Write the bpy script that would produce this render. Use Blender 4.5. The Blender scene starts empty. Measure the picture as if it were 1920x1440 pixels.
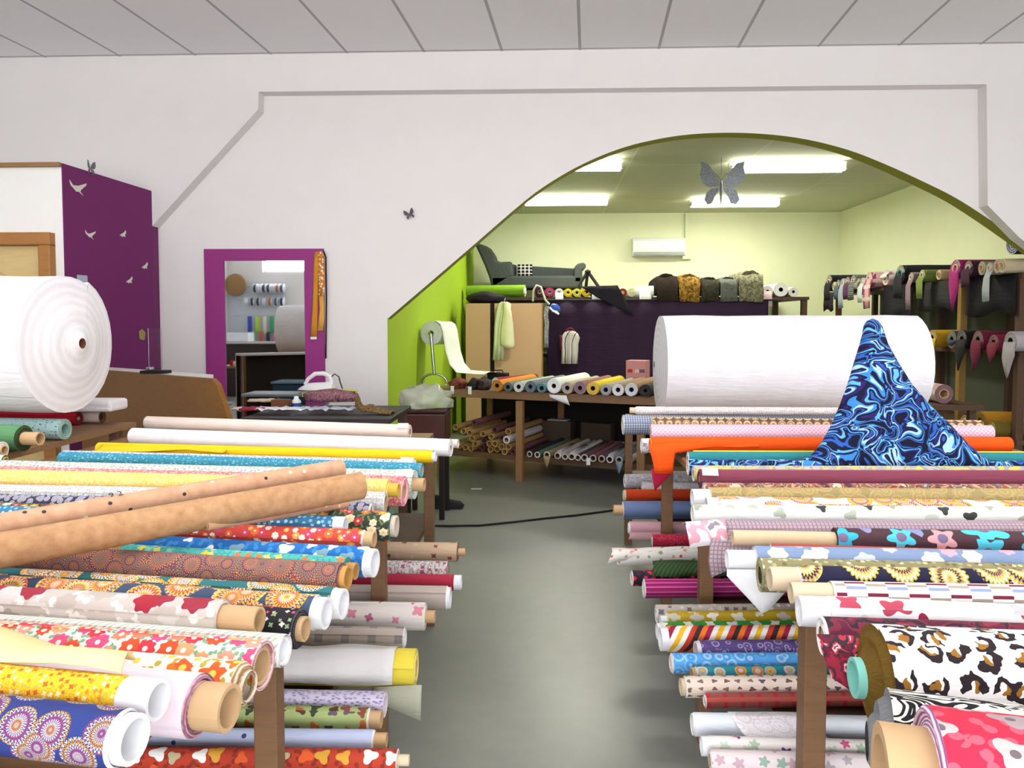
import bpy, bmesh, math, random
from mathutils import Vector, Matrix, Euler, noise

RND = random.Random(11)
SC = bpy.context.scene
COL = SC.collection
PI = math.pi

# ------------------------------------------------------------------ camera
F, HC = 1450.0, 1.40
PITCH, YAW = math.radians(2.83), math.radians(2.29)
CAM = Vector((0, 0, HC))
ROT = Euler((PI / 2 - PITCH, 0, YAW)).to_matrix()
cd = bpy.data.cameras.new('camera')
cd.sensor_width = 36
cd.lens = F / 1920 * 36
cd.shift_y = -44 / 1920
cd.clip_start = 0.02
cam = bpy.data.objects.new('camera', cd)
COL.objects.link(cam)
cam.location = CAM
cam.rotation_euler = ROT.to_euler()
SC.camera = cam


def ray(px, py):
    return ROT @ Vector(((px - 960) / F, -(py - 676) / F, -1))


def at_z(px, py, z):
    d = ray(px, py)
    return CAM + d * ((z - HC) / d.z)


def at_y(px, py, y):
    d = ray(px, py)
    return CAM + d * (y / d.y)


def at_x(px, py, x):
    d = ray(px, py)
    return CAM + d * (x / d.x)


def ppm(p):
    """pixels per metre at a world point"""
    return F / -((ROT.transposed() @ (Vector(p) - CAM)).z)


# ------------------------------------------------------------------ colour and nodes
def H(h, a=1.0):
    c = []
    for i in (0, 2, 4):
        v = int(h[i:i + 2], 16) / 255
        c.append(v / 12.92 if v <= 0.04045 else ((v + 0.055) / 1.055) ** 2.4)
    return (c[0], c[1], c[2], a)


class G:
    """small helper around one material's node tree"""

    def __init__(s, name, rough=0.85, metal=0.0):
        s.m = bpy.data.materials.new(name)
        s.m.use_nodes = True
        s.nt = s.m.node_tree
        s.b = s.nt.nodes['Principled BSDF']
        s.b.inputs['Roughness'].default_value = rough
        s.b.inputs['Metallic'].default_value = metal
        s.b.inputs['Specular IOR Level'].default_value = 0.3

    def n(s, t, **k):
        o = s.nt.nodes.new('ShaderNode' + t)
        for a, v in k.items():
            setattr(o, a, v)
        return o

    def put(s, sock, v):
        if isinstance(v, bpy.types.NodeSocket):
            s.nt.links.new(v, sock)
        else:
            sock.default_value = v

    def ma(s, op, a, b=0.0, c=0.0):
        o = s.n('Math', operation=op)
        s.put(o.inputs[0], a)
        s.put(o.inputs[1], b)
        s.put(o.inputs[2], c)
        return o.outputs[0]

    def vm(s, op, a, b=(0, 0, 0)):
        o = s.n('VectorMath', operation=op)
        s.put(o.inputs[0], a)
        s.put(o.inputs[1], b)
        return o.outputs[0]

    def mul(s, a, k):
        o = s.n('VectorMath', operation='MULTIPLY')
        s.put(o.inputs[0], a)
        o.inputs[1].default_value = k if isinstance(k, tuple) else (k, k, k)
        return o.outputs[0]

    def mix(s, f, a, b):
        o = s.n('Mix', data_type='RGBA')
        s.put(o.inputs[0], f)
        s.put(o.inputs[6], a)
        s.put(o.inputs[7], b)
        return o.outputs[2]

    def ramp(s, f, cols, const=True, pos=None):
        o = s.n('ValToRGB')
        r = o.color_ramp
        r.interpolation = 'CONSTANT' if const else 'LINEAR'
        n = len(cols)
        while len(r.elements) < n:
            r.elements.new(0.5)
        for i, c in enumerate(cols):
            r.elements[i].position = (pos[i] if pos else (i / n if const else i / max(1, n - 1)))
        for i, c in enumerate(cols):
            r.elements[i].color = c
        s.put(o.inputs[0], f)
        return o.outputs[0]

    def uv(s):
        return s.n('TexCoord').outputs['UV']

    def ob(s):
        return s.n('TexCoord').outputs['Object']

    def xyz(s, v):
        o = s.n('SeparateXYZ')
        s.put(o.inputs[0], v)
        return o.outputs

    def noise(s, v, scale, detail=2.0, dist=0.0, dims='3D'):
        o = s.n('TexNoise', noise_dimensions=dims)
        s.put(o.inputs['Vector'], v)
        o.inputs['Scale'].default_value = scale
        o.inputs['Detail'].default_value = detail
        o.inputs['Distortion'].default_value = dist
        return o.outputs

    def cell(s, v, rand=0.8):
        """2D cells of size 1: distance, random value, angle, local offset"""
        o = s.n('TexVoronoi', voronoi_dimensions='2D', feature='F1')
        s.put(o.inputs['Vector'], v)
        o.inputs['Scale'].default_value = 1
        o.inputs['Randomness'].default_value = rand
        d = s.xyz(s.vm('SUBTRACT', v, o.outputs['Position']))
        c = s.n('SeparateColor')
        s.put(c.inputs[0], o.outputs['Color'])
        ang = s.ma('ARCTAN2', d[1], d[0])
        return o.outputs['Distance'], c.outputs[0], ang, d, c.outputs[1]

    def bump(s, h, st=0.3, dist=0.01):
        o = s.n('Bump')
        o.inputs['Strength'].default_value = st
        o.inputs['Distance'].default_value = dist
        s.put(o.inputs['Height'], h)
        s.nt.links.new(o.outputs[0], s.b.inputs['Normal'])

    def out(s, c):
        s.put(s.b.inputs['Base Color'], c)
        return s.m


_MC = {}


def plain(c, rough=0.6, metal=0.0, name=None, spec=None):
    k = ('plain', c, rough, metal, spec)
    if k not in _MC:
        g = G(name or 'paint_' + c, rough, metal)
        if spec is not None:
            g.b.inputs['Specular IOR Level'].default_value = spec
        nz = g.noise(g.ob(), 6, 3)[0]
        f = g.ma('MULTIPLY_ADD', nz, 0.05, 0.975)
        hsv = g.n('HueSaturation')
        g.put(hsv.inputs['Color'], H(c))
        g.put(hsv.inputs['Value'], f)
        g.out(hsv.outputs[0])
        _MC[k] = g.m
    return _MC[k]


def fab(kind, bg, pal=(), sc=25, size=0.42, pet=5, leaf=None, ctr=None, rand=0.8, asp=1.0, lw=0.3, rough=0.85):
    """printed cloth; the UV map is in metres (u along the roll, v round it)"""
    k = (kind, bg, tuple(pal), sc, size, pet, leaf, ctr, rand, asp, lw, rough)
    if k in _MC:
        return _MC[k]
    g = G('cloth_%s_%s_%d' % (kind, bg, len(_MC)), rough)
    P = [H(c) for c in pal] or [H(bg)]
    B = H(bg)
    uv = g.uv()
    v = g.mul(uv, (sc, sc * asp, 0))
    if kind == 'plain':
        nz = g.noise(uv, 9, 3)[0]
        c = g.mix(nz, tuple(x * 0.9 for x in B[:3]) + (1,), tuple(min(1, x * 1.08) for x in B[:3]) + (1,))
    elif kind == 'flower':
        d, r, a, o, r2 = g.cell(v, rand)
        back = B
        if leaf:
            v2 = g.vm('ADD', g.mul(v, 1.9), (3.3, 7.1, 0))
            d2, q, a2, o2, q2 = g.cell(v2, 1.0)
            w = g.ma('ADD', g.ma('MULTIPLY', a2, 2.0), g.ma('MULTIPLY', q, 6.28))
            lim = g.ma('MULTIPLY_ADD', g.ma('COSINE', w), 0.2, 0.28)
            back = g.mix(g.ma('LESS_THAN', d2, lim), B, H(leaf))
        lim = size
        if pet:
            w = g.ma('MULTIPLY_ADD', a, float(pet), g.ma('MULTIPLY', r, 6.28))
            lim = g.ma('MULTIPLY_ADD', g.ma('COSINE', w), size * (0.22 if pet < 6 else 0.1), size * (0.8 if pet < 6 else .9))
        lim = g.ma('MULTIPLY', lim, g.ma('MULTIPLY_ADD', r2, 0.5, 0.7))
        col = g.ramp(r, P)
        if ctr:
            col = g.mix(g.ma('LESS_THAN', d, size * 0.26), col, H(ctr))
        c = g.mix(g.ma('LESS_THAN', d, lim), back, col)
    elif kind == 'ring':
        d, r, a, o, r2 = g.cell(v, rand)
        t = g.ma('MULTIPLY', d, float(pet))
        t = g.ma('ADD', t, g.ma('MULTIPLY', g.ma('SINE', g.ma('MULTIPLY', a, 24.0)), 0.12))
        t = g.ma('FRACT', g.ma('ADD', t, r))
        c = g.mix(g.ma('LESS_THAN', d, size), B, g.ramp(t, P))
    elif kind == 'dots':
        d, r, a, o, r2 = g.cell(v, rand)
        c = g.mix(g.ma('LESS_THAN', d, size), B, g.ramp(r, P))
    elif kind == 'leopard':
        nz = g.noise(v, 1.6, 2)[1]
        v2 = g.vm('ADD', v, g.mul(g.vm('SUBTRACT', nz, (0.5, 0.5, 0.5)), (0.8, 0.8, 0)))
        d, r, a, o, r2 = g.cell(v2, 0.75)
        rim = g.ma('MULTIPLY', g.ma('GREATER_THAN', d, 0.2), g.ma('LESS_THAN', d, 0.42))
        w = g.ma('MULTIPLY_ADD', a, 1.0, g.ma('MULTIPLY', r, 6.28))
        gap = g.ma('LESS_THAN', g.ma('SINE', w), 0.62)
        inner = g.ma('MULTIPLY', g.ma('LESS_THAN', d, 0.22), g.ma('GREATER_THAN', g.ma('COSINE', w), -0.1))
        c = g.mix(inner, B, P[1])
        c = g.mix(g.ma('MULTIPLY', rim, gap), c, P[0])
    elif kind == 'swirl':
        nz = g.noise(v, 0.55, 1.0, 0.0, '2D')[1]
        v2 = g.vm('ADD', v, g.mul(g.vm('SUBTRACT', nz, (0.5, 0.5, 0.5)), (size * 6, size * 6, 0)))
        t = g.noise(v2, 1.0, 1.6, 0.6, '2D')[0]
        t = g.ma('MULTIPLY_ADD', t, 2.2, -0.6)
        c = g.ramp(t, P)
    elif kind == 'noise':
        t = g.noise(v, 1.0, 2.5, 0.4, '2D')[0]
        t = g.ma('MULTIPLY_ADD', t, 2.4, -0.7)
        c = g.ramp(t, P)
    elif kind == 'stripe':
        x = g.xyz(v)
        t = g.ma('FRACT', g.ma('ADD', x[0], g.ma('MULTIPLY', x[1], lw)))
        c = g.ramp(t, P)
    elif kind == 'bands':
        x = g.xyz(v)
        c = g.ramp(g.ma('FRACT', x[1]), P)
    elif kind == 'check':
        x = g.xyz(v)
        fx = g.ma('LESS_THAN', g.ma('FRACT', x[0]), lw)
        fy = g.ma('LESS_THAN', g.ma('FRACT', x[1]), lw)
        c = g.mix(fx, B, P[0])
        c = g.mix(fy, c, P[-1])
    elif kind == 'lattice':
        x = g.xyz(v)
        p = g.ma('FRACT', g.ma('ADD', x[0], x[1]))
        q = g.ma('FRACT', g.ma('SUBTRACT', x[0], x[1]))
        e = g.ma('MAXIMUM', g.ma('LESS_THAN', p, lw), g.ma('LESS_THAN', q, lw))
        c = g.mix(e, B, P[0])
    elif kind == 'geo':
        x = g.xyz(v)
        z = g.ma('PINGPONG', x[0], 0.5)
        t = g.ma('FRACT', g.ma('ADD', g.ma('MULTIPLY', g.ma('SNAP', z, 0.25), 2.0), x[1]))
        c = g.ramp(t, P)
    elif kind == 'fur':
        t = g.noise(v, 1.0, 5, 0.8)[0]
        c = g.ramp(g.ma('MULTIPLY_ADD', t, 1.8, -0.4), P, False)
    if kind == 'fur':
        g.bump(g.noise(uv, sc * 4, 4)[0], 0.9, 0.02)
    else:
        g.bump(g.noise(g.mul(uv, (6, 34, 1)), 1, 3, .6)[0], 0.34, 0.014)
    _MC[k] = g.out(c)
    return _MC[k]


def edge(c1, c2='ffffff', per=0.0035):
    """cut ends of wound cloth: UV x is the distance from the axis"""
    k = ('edge', c1, c2, per)
    if k not in _MC:
        g = G('cloth_edge_' + c1, 0.9)
        x = g.xyz(g.uv())
        nz = g.noise(g.mul(g.uv(), (90, 3, 1)), 1, 2)[0]
        t = g.ma('SINE', g.ma('ADD', g.ma('MULTIPLY', x[0], 6.283 / per), g.ma('ADD', g.ma('MULTIPLY', x[1], 1.0), g.ma('MULTIPLY', nz, 4.0))))
        f = g.ma('MULTIPLY_ADD', t, 0.5, 0.5)
        _MC[k] = g.out(g.mix(f, H(c1), H(c2)))
        g.bump(f, 0.4 if per < .02 else .05, 0.002)
    return _MC[k]


def wood(c1, c2, sc=1.0, rough=0.5):
    k = ('wood', c1, c2, sc, rough)
    if k not in _MC:
        g = G('wood_' + c1, rough)
        v = g.mul(g.ob(), (3 * sc, 3 * sc, 3 * sc))
        w = g.noise(g.mul(v, (0.5, 4, 4)), 3, 4, 1.2)[0]
        _MC[k] = g.out(g.ramp(w, [H(c1), H(c2), H(c1)], False))
        g.bump(w, 0.15, 0.004)
    return _MC[k]


TUBE = plain('c9a67c', 0.8)
TUBEP = plain('d8c4a6', 0.8)
WHITE = plain('efeff2', 0.75)
PAPER = plain('f2f2f4', 0.8)
BLACK = plain('17161a', 0.7)
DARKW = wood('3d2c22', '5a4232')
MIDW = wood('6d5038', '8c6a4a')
METAL = plain('b9bcc0', 0.25, 1.0)


def emit(name, c, st):
    g = G(name)
    g.out(H(c))
    g.b.inputs['Emission Color'].default_value = H(c)
    g.b.inputs['Emission Strength'].default_value = st
    return g.m


# ------------------------------------------------------------------ scene tree
INV = {}


def label(o, lab=None, cat=None, group=None, kind=None):
    if lab:
        o['label'] = lab
    if cat:
        o['category'] = cat
    if group:
        o['group'] = group
    if kind:
        o['kind'] = kind
    return o


def thing(name, lab, cat, loc=(0, 0, 0), group=None, mat=None):
    o = bpy.data.objects.new(name, None)
    o.empty_display_size = 0.05
    COL.objects.link(o)
    M = mat if mat is not None else Matrix.Translation(Vector(loc))
    o.matrix_basis = M
    INV[o] = M.inverted()
    return label(o, lab, cat, group)


class MB:
    """mesh builder in world coordinates"""

    def __init__(s):
        s.v, s.f, s.m, s.u, s.s = [], [], [], [], []

    def vert(s, p):
        s.v.append(Vector(p))
        return len(s.v) - 1

    def face(s, idx, mi=0, uv=None, sm=False):
        s.f.append(tuple(idx))
        s.m.append(mi)
        s.u.append(uv)
        s.s.append(sm)

    def grid(s, P, mi=0, uv=None, sm=True, close_u=False):
        """P[i][j] points; uv(i,j)"""
        a, b = len(P), len(P[0])
        base = len(s.v)
        for row in P:
            for p in row:
                s.v.append(Vector(p))
        for i in range(a if close_u else a - 1):
            i2 = (i + 1) % a
            for j in range(b - 1):
                q = (base + i * b + j, base + i2 * b + j, base + i2 * b + j + 1, base + i * b + j + 1)
                w = None
                if uv:
                    w = (uv(i, j), uv(i + 1, j), uv(i + 1, j + 1), uv(i, j + 1))
                s.face(q, mi, w, sm)

    def box(s, c, d, mi=0, R=None, bev=0.0):
        c = Vector(c)
        hx, hy, hz = d[0] / 2, d[1] / 2, d[2] / 2
        ax = [(1, 0, 0), (0, 1, 0), (0, 0, 1)]
        def T(p):
            p = Vector(p)
            return c + (R @ p if R is not None else p)
        if bev <= 0:
            cs = [T((x, y, z)) for x in (-hx, hx) for y in (-hy, hy) for z in (-hz, hz)]
            b = len(s.v)
            s.v += cs
            for q, (w, h) in (((0, 1, 3, 2), (1, 2)), ((4, 6, 7, 5), (1, 2)), ((0, 4, 5, 1), (0, 2)), ((2, 3, 7, 6), (0, 2)), ((0, 2, 6, 4), (0, 1)), ((1, 5, 7, 3), (0, 1))):
                loc = [(-hx if i < 4 else hx, -hy if i % 4 < 2 else hy, -hz if i % 2 == 0 else hz) for i in q]
                s.face([b + i for i in q], mi, [(l[w], l[h]) for l in loc])
            return
        bm = bmesh.new()
        bmesh.ops.create_cube(bm, size=1)
        for v in bm.verts:
            v.co = Vector((v.co.x * d[0], v.co.y * d[1], v.co.z * d[2]))
        bmesh.ops.bevel(bm, geom=list(bm.edges), offset=bev, segments=2, affect='EDGES', profile=0.5)
        s.bm(bm, mi, T)

    def bm(s, bm, mi, T):
        bm.verts.ensure_lookup_table()
        b = len(s.v)
        for v in bm.verts:
            s.v.append(T(v.co))
        for f in bm.faces:
            s.face([b + v.index for v in f.verts], mi, [(v.co.x + v.co.z * 0.3, v.co.y + v.co.z) for v in f.verts])
        bm.free()

    def tube(s, pts, r, n=10, mi=0, cap=True):
        pts = [Vector(p) for p in pts]
        rr = r if isinstance(r, (list, tuple)) else [r] * len(pts)
        prev = None
        P = []
        for i, p in enumerate(pts):
            t = (pts[min(i + 1, len(pts) - 1)] - pts[max(i - 1, 0)]).normalized()
            if prev is None:
                up = Vector((0, 0, 1)) if abs(t.z) < 0.9 else Vector((1, 0, 0))
                a = t.cross(up).normalized()
            else:
                a = (prev - t * prev.dot(t)).normalized()
            prev = a
            b = t.cross(a)
            P.append([p + (a * math.cos(2 * PI * k / n) + b * math.sin(2 * PI * k / n)) * rr[i] for k in range(n + 1)])
        s.grid(P, mi, lambda i, j: (i * 0.05, j / n * 6.28 * rr[0]))
        if cap:
            for row in (P[0], P[-1]):
                b = len(s.v)
                s.v += row[:n]
                s.face(range(b, b + n), mi, [(0, 0)] * n)

    def prism(s, poly, d, mi=0, mside=None):
        """polygon of world points pushed along vector d"""
        poly = [Vector(p) for p in poly]
        d = Vector(d)
        b = len(s.v)
        n = len(poly)
        s.v += poly + [p + d for p in poly]
        u0 = (poly[1] - poly[0]).normalized()
        w0 = d.cross(u0).normalized()
        uv = [((p - poly[0]).dot(u0), (p - poly[0]).dot(w0)) for p in poly]
        s.face(range(b + n - 1, b - 1, -1), mi, uv[::-1])
        s.face(range(b + n, b + 2 * n), mi, uv)
        for i in range(n):
            j = (i + 1) % n
            s.face((b + i, b + j, b + n + j, b + n + i), mi if mside is None else mside, [(0, 0), ((poly[j] - poly[i]).length, 0), ((poly[j] - poly[i]).length, d.length), (0, d.length)])

    def lathe(s, c, ax, prof, n=32, mi=0, sm=True):
        """prof: (along, radius) pairs round axis ax through c"""
        c, ax = Vector(c), Vector(ax).normalized()
        up = Vector((0, 0, 1)) if abs(ax.z) < 0.9 else Vector((1, 0, 0))
        a = ax.cross(up).normalized()
        b = ax.cross(a)
        P = [[c + ax * t + (a * math.cos(2 * PI * k / n) + b * math.sin(2 * PI * k / n)) * r for k in range(n + 1)] for t, r in prof]
        s.grid(P, mi, lambda i, j: (prof[min(i, len(prof) - 1)][0], j / n * 6.28 * prof[min(i, len(prof) - 1)][1]), sm)

    def build(s, name, mats, parent=None, solid=0.0, sub=0, bevel=0.0):
        me = bpy.data.meshes.new(name)
        vs = s.v
        if parent is not None:
            I = INV[parent]
            vs = [I @ p for p in vs]
            o0 = None
        else:
            c = sum(vs, Vector()) / max(1, len(vs))
            zmin = min(p.z for p in vs)
            o0 = Vector((c.x, c.y, zmin))
            vs = [p - o0 for p in vs]
        me.from_pydata(vs, [], s.f)
        if not isinstance(mats, (list, tuple)):
            mats = [mats]
        for m in mats:
            me.materials.append(m)
        ul = me.uv_layers.new(name='UVMap')
        for p, mi, uv, sm in zip(me.polygons, s.m, s.u, s.s):
            p.material_index = mi
            p.use_smooth = sm
            if uv:
                for k, li in enumerate(p.loop_indices):
                    ul.data[li].uv = uv[k]
        me.update()
        o = bpy.data.objects.new(name, me)
        COL.objects.link(o)
        if parent is not None:
            o.parent = parent
            INV[o] = INV[parent]
        else:
            o.location = o0
            INV[o] = Matrix.Translation(-o0)
        if bevel:
            md = o.modifiers.new('bevel', 'BEVEL')
            md.width = bevel
            md.segments = 2
            md.limit_method = 'ANGLE'
        if solid:
            md = o.modifiers.new('thickness', 'SOLIDIFY')
            md.thickness = solid
            md.offset = 0
        if sub:
            md = o.modifiers.new('smooth', 'SUBSURF')
            md.levels = md.render_levels = sub
        return o


def child(o, parent):
    """make an already placed mesh a sub-part"""
    INV[o] = INV[parent]
    return o


def struct(name, mb, mats, **k):
    o = mb.build(name, mats, **k)
    o['kind'] = 'structure'
    return o


# ------------------------------------------------------------------ rolls of cloth
def frame(a, b):
    a, b = Vector(a), Vector(b)
    x = (b - a).normalized()
    up = Vector((0, 0, 1)) if abs(x.z) < 0.9 else Vector((0, 1, 0))
    y = up.cross(x).normalized()
    z = x.cross(y)
    return x, y, z


def wound(mb, a, b, r, rc, seed, wob=0.015, n=32, m=8, tele=0.0, fur=0.0, th0=0.6):
    """spirally wound cloth from a to b; material 0 outside, 1 on the cut ends"""
    a, b = Vector(a), Vector(b)
    x, y, z = frame(a, b)
    L = (b - a).length
    rg = random.Random(seed)
    sag = 0.0

    def rad(i, j):
        q = j / n
        t = i / m
        w = noise.noise(Vector((t * L * 4, math.cos(q * 2 * PI) * 0.9, math.sin(q * 2 * PI) * 0.9 + seed * 3.7)))
        rr = r * (1 - 0.05 * q + wob * w * 2.2)
        if fur:
            rr += fur * noise.noise(Vector((t * L * 25, q * 22, seed)))
        return rr
    P = []
    for i in range(m + 1):
        c = a + x * (L * i / m)
        row = []
        for j in range(n + 1):
            th = th0 + 2 * PI * j / n
            rr = rad(i, j)
            row.append(c + y * (math.cos(th) * rr) + z * (math.sin(th) * rr))
        P.append(row)
    # wound outwards: first and last columns differ by one cloth layer
    for row in P:
        row.append(row[0])
    mb.grid(P, 0, lambda i, j: (i / m * L, min(j, n) / n * 2 * PI * r))
    for e, (i, sg) in enumerate(((0, -1), (m, 1))):
        c = a + x * (L * i / m)
        K = 5 if rc < r * 0.9 else 1
        off = [0] + [rg.uniform(-0.004, 0.004) * sg + tele * sg * (k / K) for k in range(1, K + 1)]
        Q = []
        for k in range(K + 1):
            row = []
            for j in range(n + 1):
                th = th0 + 2 * PI * j / n
                rr = rad(i, j % n if k else j)
                rr = rr + (rc * 0.99 - rr) * k / K
                row.append(c + x * off[k] + y * (math.cos(th) * rr) + z * (math.sin(th) * rr))
            Q.append(row)
        mb.grid(Q, 1, lambda k, j: (r + (rc - r) * k / K, 2 * PI * j / n), False)


def pipe(mb, a, b, ro, ri, n=24, mi=0):
    a, b = Vector(a), Vector(b)
    x, y, z = frame(a, b)

    def ring(c, r):
        return [c + y * (math.cos(2 * PI * j / n) * r) + z * (math.sin(2 * PI * j / n) * r) for j in range(n + 1)]
    L = (b - a).length
    mb.grid([ring(a, ro), ring(b, ro)], mi, lambda i, j: (i * L, j / n * 6.28 * ro))
    mb.grid([ring(b, ri), ring(a, ri)], mi, lambda i, j: (i * L, j / n * 6.28 * ri))
    mb.grid([ring(a, ri), ring(a, ro)], mi, lambda i, j: (0, 0), False)
    mb.grid([ring(b, ro), ring(b, ri)], mi, lambda i, j: (0, 0), False)


SEED = [0]


def roll(lab, group, a, b, r, mat, ed=None, core=(0.0, 0.0, 0.5), cmat=None, name='fabric_roll', cat='fabric roll', tele=0.0, fur=0.0, wob=0.015, th0=None, core_label=None, rimmat=None):
    """core: how far the tube shows past end a and end b, its radius as a share of r (or metres if < 0)"""
    SEED[0] += 1
    a, b = Vector(a), Vector(b)
    x, y, z = frame(a, b)
    M = Matrix(((x.x, y.x, z.x, 0), (x.y, y.y, z.y, 0), (x.z, y.z, z.z, 0), (0, 0, 0, 1)))
    M.translation = (a + b) / 2 - Vector((0, 0, r))
    t = thing(name, lab, cat, group=group, mat=M)
    rc = -core[2] if core[2] < 0 else core[2] * r
    rc = min(rc, r * 0.93)
    mb = MB()
    wound(mb, a, b, r, rc, SEED[0], wob=wob, tele=tele, fur=fur, th0=RND.uniform(0, 6.28) if th0 is None else th0, n=32, m=40 if fur else 8)
    mb.build('rolled_cloth', [mat, ed or edge('d8d4d0', 'f0eeec')], t)
    mb = MB()
    e0, e1 = max(core[0], -0.03), core[1]
    pipe(mb, a - x * e0, b + x * e1, rc, rc * 0.8)
    c = mb.build('cardboard_core' if (cmat in (None, TUBE, TUBEP)) else 'core_tube', cmat or TUBE, t)
    if core_label:
        c['label'] = core_label
    t['r'] = r
    return t


def cloth(parent, name, P, mat, sc_uv=None, solid=0.002, lab=None, rough=0.0, seed=0):
    """grid of world points as thin cloth; uv in metres"""
    rows = []
    for i, row in enumerate(P):
        rr = []
        for j, p in enumerate(row):
            p = Vector(p)
            if rough:
                p = p + Vector((noise.noise(p * 9 + Vector((seed, 0, 0))), noise.noise(p * 9 + Vector((0, seed + 5, 0))), noise.noise(p * 9 + Vector((0, 0, seed + 9))))) * rough
            rr.append(p)
        rows.append(rr)
    a, b = len(rows), len(rows[0])
    U = [[0.0] * b for _ in range(a)]
    V = [[0.0] * b for _ in range(a)]
    for i in range(a):
        for j in range(b):
            if i:
                U[i][j] = U[i - 1][j] + (rows[i][j] - rows[i - 1][j]).length
            if j:
                V[i][j] = V[i][j - 1] + (rows[i][j] - rows[i][j - 1]).length
    mb = MB()
    mb.grid(rows, 0, lambda i, j: (V[min(i, a - 1)][min(j, b - 1)], U[min(i, a - 1)][min(j, b - 1)]))
    o = mb.build(name, mat, parent, solid=solid)
    if lab:
        o['label'] = lab
    return o


def lerp(a, b, t):
    return Vector(a) * (1 - t) + Vector(b) * t


def drape(parent, p0, p1, path, mat, name='loose_end', n=14, wave=0.0, rough=0.004, cut=None, lab=None, seed=0):
    """cloth whose upper edge runs p0-p1 and that follows path, a list of offsets; cut(t) shortens it along the edge"""
    P = []
    for k, off in enumerate(path):
        row = []
        for j in range(n + 1):
            t = j / n
            c = 1.0 if cut is None else cut(t)
            o = Vector(off) * c
            o = o + Vector((0, 1, 0)) * (math.sin(t * 9 + k) * wave * k / max(1, len(path) - 1))
            row.append(lerp(p0, p1, t) + o)
        P.append(row)
    return cloth(parent, name, P, mat, rough=rough, lab=lab, seed=seed)


def tag(parent, p, w=0.03, h=0.045, tilt=0.3, name='price_tag', n=(0, -1, 0)):
    mb = MB()
    R = Euler((tilt, 0, RND.uniform(-0.3, 0.3))).to_matrix()
    mb.box(p, (w, 0.0015, h), 0, R)
    o = mb.build(name, PAPER, parent)
    o['label'] = 'white paper price tag'
    return o
# ------------------------------------------------------------------ the shop's shell
YP, YO = 6.18, 6.06            # recessed panel and outer face of the wall with the arch
YB = 6.34                      # its back face
CEIL = 1.40 + 2.087
LX, RX = -6.2, 5.2             # side walls of the shop
REAR = -2.7
BX0, BX1, BY, BCEIL = -1.26, 4.5, 12.0, 3.07   # back room

WPAINT = plain('ebe7e4', 0.8)
LIME = plain('a6c928', 0.75)
PALE = plain('e9edc8', 0.8)
PURPLE = plain('702460', 0.7)
PURPLE2 = plain('923078', 0.6)


def floor_mat():
    g = G('dark_floor', 0.4)
    o = g.ob()
    a = g.noise(o, 0.9, 4)[0]
    b = g.noise(o, 14, 3)[0]
    c = g.mix(g.ma('MULTIPLY_ADD', a, 1.8, -0.4), H('70726f'), H('9a9c90'))
    c = g.mix(g.ma('MULTIPLY', b, 0.3), c, H('5c5f5e'))
    g.put(g.b.inputs['Roughness'], g.ma('MULTIPLY_ADD', a, 0.25, 0.24))
    g.b.inputs['Specular IOR Level'].default_value = 0.5
    return g.out(c)


def ceil_mat(c1, c2, dx, dy, w, skew=0.0, ox=0.0, oy=0.0):
    g = G('ceiling_tiles', 0.85)
    x = g.xyz(g.n('NewGeometry').outputs['Position'])
    u = g.ma('ADD', x[0], g.ma('MULTIPLY', x[1], skew))
    u = g.ma('FRACT', g.ma('DIVIDE', g.ma('ADD', u, ox), dx))
    v = g.ma('FRACT', g.ma('DIVIDE', g.ma('ADD', x[1], oy), dy))
    m = g.ma('MAXIMUM', g.ma('LESS_THAN', u, w / dx), g.ma('LESS_THAN', v, w / dy))
    sp = g.noise(g.n('NewGeometry').outputs['Position'], 60, 3)[0]
    base = g.mix(g.ma('MULTIPLY', sp, 0.25), H(c1), H('ffffff'))
    return g.out(g.mix(m, base, H(c2)))


mb = MB()
mb.face([mb.vert(p) for p in ((LX, REAR, 0), (RX, REAR, 0), (RX, BY, 0), (LX, BY, 0))], 0)
mb.face([mb.vert(p) for p in ((LX, REAR, -0.1), (LX, BY, -0.1), (RX, BY, -0.1), (RX, REAR, -0.1))], 0)
struct('floor', mb, floor_mat())

mb = MB()
mb.box(((LX + RX) / 2, (REAR + YB) / 2, CEIL + 0.04), (RX - LX, YB - REAR, 0.08))
struct('ceiling', mb, ceil_mat('f0eff1', 'b4b2b4', 0.6, 1.2, 0.022, skew=-0.06, ox=0.095, oy=-0.02))
mb = MB()
mb.box(((BX0 + BX1) / 2, (YB + BY) / 2, BCEIL + 0.03), (BX1 - BX0 + 0.2, BY - YB, 0.06))
struct('ceiling_back', mb, ceil_mat('b9bf9c', 'd2d8b0', 1.2, 1.2, 0.02, ox=0.3, oy=0.05))

# wall with the arch: a panel set back inside an outer face
XL = at_y(727, 700, YP).x
arch_px = [(727, 598), (800, 535), (885, 462), (985, 376), (1040, 337), (1090, 309), (1145, 285), (1200, 268), (1275, 254), (1350, 249), (1430, 251), (1510, 261), (1590, 281), (1660, 308), (1730, 340), (1790, 370), (1850, 408), (1910, 450), (2060, 560)]
arch = [(at_y(x, y, YP).x, at_y(x, y, YP).z) for x, y in arch_px]
rec_px = [(285, 424), (484, 205), (485, 172), (1850, 158), (1852, 385), (1912, 446), (2060, 557)]
rec = [(at_y(x, y, YO).x, at_y(x, y, YO).z) for x, y in rec_px]


def pl(poly, x):
    for (x0, z0), (x1, z1) in zip(poly, poly[1:]):
        if x0 <= x <= x1 and x1 > x0:
            return z0 + (z1 - z0) * (x - x0) / (x1 - x0)
    return poly[0][1] if x < poly[0][0] else poly[-1][1]


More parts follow.
